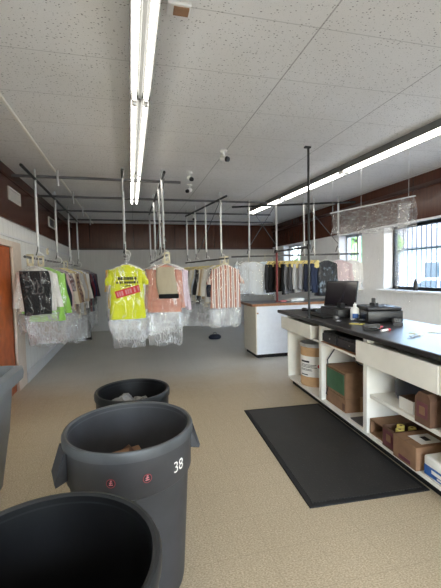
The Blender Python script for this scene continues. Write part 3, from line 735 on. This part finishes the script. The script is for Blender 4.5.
# shelf in the right bay
t = carton('white_box', 'low white carton on the counter shelf in front of the navy bag', 'box', .06,-.90,.481,.2,.17,.10, M['label_white'])
MB().box((.004,-.08,.1), (.196,.08,.104), .001).build('lid', M['card_dark'], t)
carton('white_box', 'small white carton wedged beside the brown printed box on the shelf', 'box', .1,-1.035,.481,.1,.04,.09, M['label_white'])
t = thing('navy_bag', 'dark navy plastic bag at the back of the counter shelf', 'bag', cw(.30,-.72,.481), -AC)
MB().ring_tube([[(.14*s*math.cos(2*PI*k/20)*(1+.12*noise.noise((k*.9,z*7,1))), .2*s*math.sin(2*PI*k/20)*(1+.15*noise.noise((k*.7,z*9,5))), z) for k in range(20)] for s, z in ((.9,0),(1,.04),(1,.13),(.85,.2),(.5,.25),(.15,.27))]).build('bag_body', M['navy'], t, True)
MB().tube([(0,0,.26),(.01,.01,.29)], [.02,.035], 8).build('bag_neck', M['navy'], t, True)
t = thing('cardboard_box', 'brown box with purple square print and sloped flaps on the counter shelf', 'box', cw(.0,-1.15,.481), -AC)
MB().prism([(-.075,0),(.075,0),(.075,.19),(.035,.24),(-.045,.24),(-.075,.2)], 0, .3, 0).build('carton', M['card_dark'], t)
b = MB(); b.box((-.002,-.052,.05), (0,.052,.165)); b.build('purple_print', M['purple_print'], t); MB().box((-.004,-.028,.075), (-.002,.028,.135)).build('print_centre', M['card'], t)
# bottom row
t = thing('open_carton', 'brown carton lying with its open dark side outward on the bottom board', 'box', cw(.03,-.575,.116), -AC)
b = MB(); b.box((0,-.11,.13), (.36,.11,.138)); b.box((0,-.11,0), (.36,.11,.006)); b.box((0,.102,.006), (.36,.11,.13)); b.box((0,-.11,.006), (.36,-.102,.13)); b.box((.352,-.102,.006), (.36,.102,.13)); b.build('carton', M['card'], t)
t = carton('open_carton', 'open carton with purple print holding pale rolls on the bottom board', 'box', -.0,-.775,.116,.34,.165,.175, M['card_dark'], 0, True)
MB().box((-.002,-.07,.02), (0,.07,.15)).build('purple_print', M['purple_print'], t); MB().box((-.004,-.03,.06), (-.002,.03,.12)).build('print_centre', M['card'], t)
for k, (a, c) in enumerate(((.08,-.03),(.14,.035),(.2,-.03))):
    q = thing('paper_roll', 'pale yellow roll in the open carton, %s from its front' % ORD[k], 'roll', cw(a,-.775+c,.125), -AC, 'rolls in the open carton')
    MB().lathe([(.012,.165),(.03,.165),(.032,.16),(.032,0),(.012,0)], 14).build('roll_body', M['yellow_paper'], q, True); MB().lathe([(.012,0),(.012,.165),(.009,.165),(.009,0)], 10).build('core', M['card'], q, True)
t = carton('cardboard_box', 'closed brown carton with white address label on top, front of bottom row', 'box', -.03,-1.0,.116,.36,.26,.18)
MB().box((.08,-.09,.18), (.26,.06,.1815)).build('address_label', M['label_white'], t); MB().box((.15,-.05,.1815), (.2,.02,.1822)).build('label_print', M['ink'], t)
MB().box((-.002,-.07,.02), (0,.06,.05)).build('red_print', M['purple_print'], t)
MB().box((0,-.003,.18), (.36,.003,.181)).build('flap_seam', M['card_dark'], t)
t = thing('detergent_pack', 'white and blue plastic wrapped pack at the counter end of the bottom board', 'pack', cw(.0,-1.28,.116), -AC)
MB().box((0,-.115,0), (.24,.115,.155), .02, 3).build('pack_body', M['label_white'], t, True); b = MB(); b.box((-.002,-.09,.02), (0,.10,.09)); b.build('blue_print', M['blue_ink'], t)
b = MB(); b.box((-.004,-.08,.05), (-.002,.03,.075)); b.box((-.004,-.07,.03), (-.002,-.02,.042)); b.build('white_print', M['label_white'], t)
carton('cardboard_box', 'dark brown carton past the white strip at the counter end', 'box', .06,-1.75,.481,.3,.4,.22, M['card_dark'])

# ------------------------------------------------------------------ on the counter
ZT_ = 1.05
t = thing('desk_phone', 'small black handset lying at the far left corner of the counter', 'phone', cw(.30,1.40,ZT_), R(35))
MB().box((-.035,-.11,0), (.035,.11,.025), .008, 2).build('base', M['black_plastic'], t, True); MB().box((-.028,-.115,.025), (.028,-.055,.045), .01, 2).build('earpiece', M['black_plastic'], t, True); MB().box((-.028,.055,.025), (.028,.115,.045), .01, 2).build('mouthpiece', M['black_plastic'], t, True)
t = thing('keyboard', 'flat black keyboard in front of the point of sale screen', 'keyboard', cw(.17,.80,ZT_), -AC)
MB().box((-.08,-.21,0), (.08,.21,.022), .005).build('case', M['black_plastic'], t); b = MB()
for i in range(5):
    for k in range(14): b.box((-.065+.026*i,-.195+.0285*k,.022), (-.045+.026*i,-.172+.0285*k,.028))
b.build('keys', M['keys'], t)
t = thing('sale_terminal', 'black point of sale terminal with tilted screen on a grilled base', 'cash register', cw(.43,.82,ZT_), -AC-R(4))
MB().box((-.13,-.27,0), (.15,.27,.10), .008, 2).build('base_unit', M['black_plastic'], t, True)
MB().box((-.136,-.24,.02), (-.13,.24,.082)).build('front_grille', M['silver_grille'], t)
SM = Matrix.Translation((.02,.03,.115)) @ Matrix.Rotation(R(42), 4, 'Z') @ Matrix.Rotation(R(17), 4, 'Y')
MB().box((0,-.21,0), (.03,.21,.34), .006, 2, SM).build('screen_housing', M['black_plastic'], t, True)
MB().box((-.002,-.198,.016), (.0,.198,.326), mtx=SM).build('screen', M['screen'], t)
MB().box((.0,-.06,.09), (.06,.06,.16), .005).build('hinge_foot', M['black_plastic'], t)
t = thing('white_bottle', 'white plastic bottle with blue label in front of the printer', 'bottle', cw(.39,.38,ZT_))
MB().lathe([(.0,0),(.045,0),(.05,.008),(.05,.115),(.042,.135),(.018,.15)], 20).build('bottle_body', M['white_plastic'], t, True)
MB().lathe([(.019,.15),(.019,.18),(.008,.186),(.007,.2),(0,.2)], 14).build('cap', M['white_plastic'], t, True)
b = MB(); wrap_rect(b, -.036,.036,.02,.075, R(-115), .0512, 10); b.build('label', M['blue_ink'], t, True)
t = thing('small_box', 'small white square box right of the white bottle', 'box', cw(.47,.19,ZT_), R(10))
MB().box((-.028,-.028,0), (.028,.028,.06), .004).build('box_body', M['white_plastic'], t); MB().box((-.029,-.029,.06), (.029,.029,.066), .002).build('lid', M['paper'], t)
t = thing('note_pad', 'pale yellow slip of paper lying in front of the white bottle', 'paper', cw(.22,.06,ZT_), R(40))
MB().box((-.04,-.07,0), (.04,.07,.005)).build('slip', M['yellow_paper'], t); MB().box((-.04,-.03,.006), (.04,-.02,.0065)).build('pen_line', M['ink'], t)
t = thing('tape_gun', 'grey tape dispenser lying before the terminal base', 'tape dispenser', cw(.16,.37,ZT_), R(-25))
MB().box((-.03,-.11,0), (.03,.09,.022), .008, 2).build('body', M['silver_grille'], t, True); MB().lathe([(.034,0),(.034,.028),(.014,.028),(.014,0)], 18, (0,.07,.02)).build('tape_roll', M['dark_steel'], t, True)
# printer
t = thing('printer', 'black desktop printer on the counter beside the white bottle', 'printer', cw(.61,.27,ZT_), -AC+R(-14))
MB().box((-.19,-.22,0), (.19,.22,.13), .015, 2).build('body', M['black_plastic'], t, True)
MB().box((-.18,-.21,.132), (.18,.21,.165), .012, 2).build('scanner_lid', M['dark_plastic'], t, True)
MB().box((-.25,-.13,.012), (-.185,.13,.03), .004).build('output_tray', M['dark_plastic'], t); MB().box((-.194,-.2,.09), (-.188,.1,.12)).build('control_panel', M['silver_grille'], t)
t = thing('card_reader', 'small dark gadget standing on the printer lid', 'gadget', cw(.60,.33,ZT_+.165), R(20))
MB().box((-.03,-.04,0), (.03,.04,.03), .005).build('foot', M['dark_plastic'], t); MB().box((-.012,-.025,.03), (.012,.025,.085), .004).build('head', M['silver_grille'], t)
t = thing('payment_terminal', 'black card payment terminal right of the printer', 'payment terminal', cw(.58,-.10,ZT_), R(55))
MB().prism([(-.1,0),(.1,0),(.1,.045),(.03,.06),(-.1,.03)], -.045, .045, 1).build('body', M['dark_plastic'], t); MB().box((.035,-.032,.0585), (.09,.032,.062)).build('display', M['screen'], t)
b = MB()
for i in range(4):
    for k in range(3): b.box((-.085+.026*i,-.03+.022*k,.036+.006*i), (-.068+.026*i,-.014+.022*k,.044+.006*i))
b.build('keypad', M['silver_grille'], t)
# stapler, pens, keys
t = thing('stapler', 'black stapler lying at the front of the counter before the printer', 'stapler', cw(.14,-.32,ZT_), R(60))
MB().box((-.02,-.075,0), (.02,.075,.014), .004).build('base', M['black_plastic'], t); MB().prism([(-.075,.02),(.07,.024),(.075,.05),(-.06,.06),(-.075,.045)], -.018, .018, 0).build('arm', M['black_plastic'], t); MB().box((-.012,-.06,.013), (.012,-.05,.03)).build('hinge', M['steel'], t)
t = thing('marker_pen', 'red marker pen lying crosswise behind the stapler', 'pen', cw(.24,-.30,ZT_+.012), R(-50))
MB().tube([(0,-.06,0),(0,.04,0)], .011, 10).build('barrel', M['red_ink'], t, True); MB().tube([(0,.04,0),(0,.08,0)], .012, 10).build('cap', M['red_ink'], t, True)
t = thing('marker_pen', 'white marker pen with red cap nearest the keys', 'pen', cw(.20,-.44,ZT_+.012), R(-70))
MB().tube([(0,-.06,0),(0,.04,0)], .011, 10).build('barrel', M['white_plastic'], t, True); MB().tube([(0,.04,0),(0,.075,0)], .012, 10).build('cap', M['red_ink'], t, True)
t = thing('key_bunch', 'bunch of keys with cream and green tags on the bare counter', 'keys', cw(.29,-.74,ZT_), R(20))
MB().tube([(.03*math.cos(k*PI/8),.03*math.sin(k*PI/8),.006) for k in range(17)], .003, 6).build('key_ring', M['steel'], t, True)
for k, (a, m) in enumerate(((0,'cream_plastic'),(70,'tag_green'),(150,'cream_plastic'))):
    MB().box((.02,-.012,.004+.008*k), (.08,.012,.012+.008*k), .003, 1, Matrix.Rotation(R(a),4,'Z')).build('key_tag', M[m], t)
MB().box((-.1,-.005,.001), (-.03,.005,.005)).build('key', M['steel'], t)
tag(MB().tube([cw(.50,-.62,1.054),cw(.58,-.66,1.053),cw(.63,-.74,1.053),cw(.70,-.72,1.053),cw(.74,-.78,1.053)], .004, 6).build('chain', M['cream_plastic'], None, True), 'thin pale chain lying on the counter behind the keys', 'chain')

# plastic guard hanging over the back of the counter
G = thing('plastic_guard', 'clear crumpled plastic sheet hung from the ceiling behind the counter', 'plastic sheet', (3.1,3.42,0))
Lg = 1.74
MB().tube([(0,-.02,2.435),(0,Lg,2.53)], .008, 6).build('top_batten', M['steel'], G, True)
b = MB(); rows = []
for i in range(13):
    f = i/12; row = []
    for k in range(41):
        g = k/40; y = g*Lg; z = 2.43+.1*g-f*(.40-.06*g)
        row.append((.05*math.sin(f*PI)*(1+.5*noise.noise((y*3,f*2,4)))+.05*noise.noise((y*5,f*3,1)), y+.02*noise.noise((y*4,f*5,8)), z+.03*noise.noise((y*4,f*2,2))*f))
    rows.append(row)
b.ring_tube(rows, False, False, False).build('rolled_valance', M['film_roll'], G, True)
b = MB(); rows = []
for i in range(15):
    f = i/14; row = []
    for k in range(31):
        g = k/30; y = .03+g*(Lg-.05); z = 2.40+.1*g-f*(1.25+.1*g)
        row.append((.02+.012*noise.noise((y*3,f*3,6)), y, z))
    rows.append(row)
b.ring_tube(rows, False, False, False).build('clear_sheet', M['film_sheet'], G, True)
b = MB(); rings = []
for i in range(14):
    f = i/13; z = 2.38-1.0*f; rr = .07*(1-f)+.02
    rings.append([(-.02+rr*.5*math.cos(2*PI*k/12+f*3), .12+.12*f+rr*math.sin(2*PI*k/12+f*3)*(1+.3*noise.noise((k,f*4,2))), z) for k in range(12)])
b.ring_tube(rings, False, False).build('twisted_tail', M['film_roll'], G, True)
for y in (.08, .95, 1.66): MB().tube([(0,y,2.45+.055*y),(.0,y,ZC)], .0025, 5).build('string', M['steel'], G)
t = thing('sill_bottle', 'small dark bottle standing on the front window sill', 'bottle', (4.58,5.0,ZS))
MB().lathe([(0,0),(.035,0),(.036,.01),(.036,.13),(.02,.16)], 16).build('bottle_body', M['black_plastic'], t, True); MB().lathe([(.021,.16),(.021,.19),(0,.19)], 12).build('cap', M['dark_plastic'], t, True)

# ------------------------------------------------------------------ floor mat
o = thing('floor_mat', 'black rubber anti-fatigue mat on the floor along the counter', 'mat', (1.66,3.03,0), -.059)
MB().box((-.43,-.86,.0), (.43,.86,.014)).build('mat_field', M['mat'], o)
e = MB()
for a, b_ in (((-.47,-.9),(-.43,.9)),((.43,-.9),(.47,.9)),((-.43,-.9),(.43,-.86)),((-.43,.86),(.43,.9))): e.box((a[0],a[1],0), (b_[0],b_[1],.011), .003)
e.build('mat_border', M['rubber'], o)

# ------------------------------------------------------------------ bins
def bin_(name, label, x, y, rt, H, rz, body, rim, inner, group='round grey bins'):
    o = thing(name, label, 'bin', (x,y,0), rz, group)
    rb = rt*.8; q = rt-.012
    MB().lathe([(0,.012),(rb-.03,.012),(rb-.02,0),(rb,0),(rb+.004,.02),(rb+(q-rb)*.72,H*.72),(q-.006,H*.73),(q-.0,H*.74),(q+.003,H-.05)], 56).build('bin_wall', body, o, True)
    MB().lathe([(q+.002,H-.05),(rt,H-.046),(rt+.002,H-.012),(rt-.004,H),(rt-.014,H+.002),(rt-.024,H-.004),(rt-.026,H-.03)], 56).build('rim', rim, o, True)
    MB().lathe([(rt-.025,H-.006),(q-.019,H*.75),(q-.027,H*.73),(rb-.008,.06),(rb-.02,.03),(0,.03)], 56).build('inner_wall', inner, o, True)
    for s in (-1, 1):
        b = MB()
        P = [(s*(q-.002),z,d) for z, d in ((H-.045,0),(H-.05,.018),(H-.18,.06),(H-.2,.055),(H-.19,0))]
        a = [(x_+s*d, -.05-.02*(d > 0), z) for x_, z, d in P]; c = [(x_+s*d, .05+.02*(d > 0), z) for x_, z, d in P]
        b.ring_tube([a, c]).build('handle', body, o)
    return o, rb, q
o, rb, q = bin_('waste_bin', 'large dark grey round bin with two round stickers and white number 38', -.03, 1.92, .33, .84, R(16), M['bin_grey'], M['bin_rim'], M['bin_grey'])
def radat(z): return rb+.004+(q-rb-.004)*min(1, (z-.02)/(.8*.72-.02)) if z < .576 else q+.001
for a in (-105, -76.5):
    t0 = R(a-16); rr = q+.0035
    b = MB(); b.poly(wrap([(.021*math.cos(2*PI*k/24), .021*math.sin(2*PI*k/24)) for k in range(24)], t0, .705, rr)); s = b.build('round_sticker', M['ink'], o)
    b = MB()
    for k in range(24):
        c0, c1 = 2*PI*k/24, 2*PI*(k+1)/24
        b.poly(wrap([(.0205*math.cos(c0),.0205*math.sin(c0)),(.0205*math.cos(c1),.0205*math.sin(c1)),(.0175*math.cos(c1),.0175*math.sin(c1)),(.0175*math.cos(c0),.0175*math.sin(c0))], t0, .705, rr+.001))
    b.build('sticker_ring', M['sticker_red'], s)
    b = MB()
    for pts in (((-.004,.014),(.004,.015),(.006,.009),(-.002,.007)), ((-.009,.004),(.006,.006),(.008,.001),(-.006,-.001)), ((-.010,-.005),(.010,-.004),(.009,-.009),(-.008,-.010)), ((-.003,.007),(.001,.007),(.0,-.004),(-.004,-.004))): b.poly(wrap(pts, t0, .705, rr+.001))
    b.build('sticker_figure', M['pink_ink'], s)
def text_on_bin(s, size, a0, z0, rr, parent, name):
    cu = bpy.data.curves.new('t', 'FONT'); cu.body = s; cu.size = size; cu.align_x = 'CENTER'
    to = bpy.data.objects.new('t', cu); C.objects.link(to)
    bpy.context.view_layer.update()
    me = bpy.data.meshes.new_from_object(to.evaluated_get(bpy.context.evaluated_depsgraph_get()))
    bpy.data.objects.remove(to); bpy.data.curves.remove(cu)
    for v in me.vertices: v.co = wrap([(v.co.x, v.co.y)], a0, z0, rr)[0]
    me.materials.clear(); me.materials.append(M['label_white'])
    ob = bpy.data.objects.new(name, me); C.objects.link(ob); ob.parent = parent; return ob
# stencilled number, a solid painted 3 and 8
text_on_bin('38', .075, R(-45-16), .672, q+.003, o, 'painted_number')
t = thing('cardboard_scrap', 'crumpled piece of brown cardboard inside the large grey bin', 'cardboard', (-.05,2.09,.575), R(20))
MB().box((-.09,-.06,0), (.09,.06,.012), .003, 1, Matrix.Rotation(R(15),4,'X')).build('card', M['card'], t); MB().box((-.07,-.01,.0), (.05,.09,.01), .003, 1, Matrix.Rotation(R(-25),4,'Y')).build('torn_flap', M['card_dark'], t)
t = thing('trash_bag', 'dark crumpled rubbish filling the bottom of the large grey bin', 'rubbish', (-.03,1.92,.04))
MB().ring_tube([[(.245*s*math.cos(2*PI*k/24), .245*s*math.sin(2*PI*k/24), z+.03*noise.noise((k*.8,s*5,2))) for k in range(24)] for s, z in ((.95,0),(1.04,.3),(1.08,.46),(.7,.50),(.2,.51))]).build('bag_body', M['inside_black'], t, True)
o, rb2, q2 = bin_('waste_bin', 'bin with black inside in front of the stickered bin, cut by the picture edge', -.268, 1.025, .33, .845, R(70), M['bin_grey'], M['bin_black'], M['inside_black'])
o, rb3, q3 = bin_('waste_bin', 'smaller black bin half hidden behind the stickered bin', -.01, 2.70, .27, .78, R(85), M['bin_black'], M['bin_black'], M['inside_black'])
rnd = random.Random(11)
for k, (dx, dy, s, lb) in enumerate(((-.07,-.02,.11,'grey crumpled plastic at the left of the black bin'), (.05,.05,.085,'pale crumpled plastic with a peak in the middle of the black bin'), (.14,.02,.075,'crumpled film at the right side of the black bin'))):
    t = thing('crumpled_plastic', lb, 'rubbish', (-.01+dx, 2.70+dy, .54), rnd.uniform(0,6), 'crumpled plastic in the black bin')
    bm = bmesh.new(); bmesh.ops.create_icosphere(bm, subdivisions=3, radius=s)
    for v in bm.verts:
        n_ = noise.noise(v.co*22+Vector((k*5,0,0)))+.6*noise.noise(v.co*48+Vector((k*9,3,0)))
        v.co *= 1+.42*n_; v.co.z = v.co.z*1.15+s*.7
    b = MB(); b.bm.free(); b.bm = bm; b.build('crumple', M['crumple'], t)
t = thing('trash_bag', 'dark rubbish filling the smaller black bin under the crumpled plastic', 'rubbish', (-.01,2.70,.05))
MB().ring_tube([[(.195*s*math.cos(2*PI*k/24), .195*s*math.sin(2*PI*k/24), z) for k in range(24)] for s, z in ((.95,0),(1.05,.4),(1.06,.54),(.6,.57),(.2,.575))]).build('bag_body', M['inside_black'], t, True)

# grey tilt cart at the left edge
o = thing('laundry_cart', 'grey moulded plastic laundry cart on wheels at the left edge', 'cart', (-1.185,2.42,0))
def rrect(hx, hy, z, r=.07, n=5):
    pts = []
    for cx, cy, a in ((hx-r,hy-r,0),(-hx+r,hy-r,90),(-hx+r,-hy+r,180),(hx-r,-hy+r,270)):
        for k in range(n+1):
            t_ = R(a+90*k/n); pts.append((cx+r*math.cos(t_), cy+r*math.sin(t_), z))
    return pts
MB().ring_tube([rrect(.24,.36,.13),rrect(.27,.39,.16),rrect(.31,.44,.5),rrect(.315,.445,.52),rrect(.34,.48,.88)], True, False).build('tub', M['cart_grey'], o, True)
MB().ring_tube([rrect(.33,.47,.87),rrect(.395,.535,.88),rrect(.40,.54,.92),rrect(.395,.535,.96),rrect(.35,.49,.975),rrect(.335,.475,.93)], False, False).build('rim', M['cart_grey'], o, True)
MB().ring_tube([rrect(.335,.475,.935),rrect(.305,.435,.5),rrect(.25,.37,.16)], False, True).build('inner_wall', M['cart_grey'], o, True)
MB().box((-.22,-.34,.09), (.22,.34,.135), .01).build('chassis', M['rubber'], o)
for sx in (-1, 1):
    for sy in (-1, 1):
        w_ = MB().tube([(sx*.2-.02,sy*.33,.05),(sx*.2+.02,sy*.33,.05)], .05, 20).build('wheel', M['rubber'], o, True)
        MB().tube([(sx*.2-.022,sy*.33,.05),(sx*.2+.022,sy*.33,.05)], .018, 12).build('hub', M['steel'], w_, True)

# ------------------------------------------------------------------ outdoors
sbox('street_ground', (5.2,-6,-.25), (40,40,-.15), M['asphalt'], 'pale street and car park outside the windows', 'ground')
t = thing('parked_car', 'pale blue grey car parked outside the front window', 'car', (10.5,9.6,-.15), R(8))
prof = [(-2.2,.35),(-2.25,.6),(-2.1,.85),(-1.2,.98),(-.6,1.42),(.7,1.48),(1.5,1.05),(2.1,.95),(2.25,.65),(2.2,.35)]
MB().prism(prof, -.85, .85, 0).build('body', M['car_paint'], t)
b = MB()
for s in (-1, 1):
    x = s*.853
    b.poly([(x,-1.02,1.0),(x,-.55,1.36),(x,.05,1.4),(x,.05,1.0)]); b.poly([(x,.12,1.0),(x,.12,1.4),(x,.62,1.4),(x,1.2,1.05)])
b.build('side_windows', M['car_glass'], t)
b = MB(); b.poly([(-.7,-1.15,1.01),(.7,-1.15,1.01),(.66,-.63,1.41),(-.66,-.63,1.41)]); b.poly([(-.7,1.44,1.09),(.7,1.44,1.09),(.66,.76,1.47),(-.66,.76,1.47)]); b.build('windscreens', M['car_glass'], t, False, (0,0,.012))
for sx in (-1, 1):
    for y_ in (-1.35, 1.35):
        w_ = MB().tube([(sx*.72,y_,.33),(sx*.87,y_,.33)], .33, 22).build('wheel', M['rubber'], t, True); MB().tube([(sx*.8,y_,.33),(sx*.885,y_,.33)], .19, 18).build('hubcap', M['steel'], w_, True)
t = thing('house', 'pale sided house across the street', 'house', (19,17,-.15), R(10))
MB().box((0,-7,0), (7,7,3.2)).build('siding', M['siding'], t); MB().prism([(-.5,3.2),(7.5,3.2),(3.5,5.6)], -7.5, 7.5, 1).build('roof', M['roof'], t)
for y_ in (-5,-1.5,2,5):
    f = MB().box((-.06,y_-.6,1.0), (0,y_+.6,2.3)).build('window_frame', M['white_paint'], t); MB().box((-.08,y_-.5,1.1), (-.06,y_+.5,2.2)).build('window_pane', M['car_glass'], f)
for i, (x_, y_, s) in enumerate(((15.2,10.8,1.7),(13.5,18.5,1.9),(16,27,2.2))):
    t = thing('leafy_tree', ['pale green tree behind the parked car','green tree beyond the narrow window','large green tree seen through the far window'][i], 'tree', (x_,y_,-.15), 0, 'trees across the street')
    MB().tube([(0,0,0),(.05,.02,1.2),(0,0,2.4)], [.16,.12,.08], 10).build('trunk', M['bark'], t, True)
    b = MB()
    for k in range(9):
        bm = bmesh.new(); bmesh.ops.create_icosphere(bm, subdivisions=3, radius=s*rnd.uniform(.35,.6))
        off = Vector((rnd.uniform(-.7,.7)*s, rnd.uniform(-.7,.7)*s, 2.5+rnd.uniform(-.4,1.0)*s))
        me = bpy.data.meshes.new('x')
        for v in bm.verts: v.co = v.co*(1+.35*noise.noise(v.co*3+off))+off
        bm.to_mesh(me); bm.free(); b.bm.from_mesh(me); bpy.data.meshes.remove(me)
    b.build('crown', M['foliage'], t)

# ------------------------------------------------------------------ light from outside
wd = bpy.data.worlds.new('World'); sc.world = wd; wd.use_nodes = True
nt = wd.node_tree; nt.nodes.clear()
ow = nt.nodes.new('ShaderNodeOutputWorld'); bg = nt.nodes.new('ShaderNodeBackground'); sky = nt.nodes.new('ShaderNodeTexSky')
sky.sky_type = 'NISHITA'; sky.sun_elevation = R(48); sky.sun_rotation = R(200); sky.sun_disc = False; sky.dust_density = 2.0
bg.inputs[1].default_value = 7.5
tc = nt.nodes.new('ShaderNodeTexCoord'); cn = nt.nodes.new('ShaderNodeTexNoise'); cn.inputs['Scale'].default_value = 2.2; cn.inputs['Detail'].default_value = 5
nt.links.new(tc.outputs['Generated'], cn.inputs['Vector'])
cr = nt.nodes.new('ShaderNodeMapRange'); cr.inputs[1].default_value = .3; cr.inputs[2].default_value = .6; cr.inputs[3].default_value = .4; cr.inputs[4].default_value = .9
nt.links.new(cn.outputs[0], cr.inputs[0])
mx = nt.nodes.new('ShaderNodeMix'); mx.data_type = 'RGBA'; mx.inputs[7].default_value = (.72,.74,.78,1)
nt.links.new(cr.outputs[0], mx.inputs[0]); nt.links.new(sky.outputs[0], mx.inputs[6])
nt.links.new(mx.outputs[2], bg.inputs[0]); nt.links.new(bg.outputs[0], ow.inputs[0])

# ------------------------------------------------------------------ camera
cam = bpy.data.cameras.new('camera'); co = bpy.data.objects.new('camera', cam); C.objects.link(co)
cam.sensor_fit = 'HORIZONTAL'; cam.sensor_width = 36; cam.lens = 360/441*36; cam.clip_start = .05
yaw, pit, rol = R(14.0087), R(3.3045), R(-1.142)
F = Vector((math.sin(yaw)*math.cos(pit), math.cos(yaw)*math.cos(pit), -math.sin(pit)))
X = Vector((math.cos(yaw), -math.sin(yaw), 0)); U = X.cross(F)
X2 = X*math.cos(rol)+U*math.sin(rol); U2 = -X*math.sin(rol)+U*math.cos(rol)
co.matrix_world = Matrix(((X2.x,U2.x,-F.x,0),(X2.y,U2.y,-F.y,0),(X2.z,U2.z,-F.z,1.62),(0,0,0,1)))
sc.camera = co
sc.view_settings.view_transform = 'Standard'; sc.view_settings.look = 'None'
sc.view_settings.exposure = 0.15; sc.view_settings.gamma = 1.0; sc.view_settings.use_curve_mapping = False
sc.cycles.transparent_max_bounces = 48; sc.cycles.max_bounces = 10; sc.cycles.diffuse_bounces = 6
sc.cycles.use_denoising = True
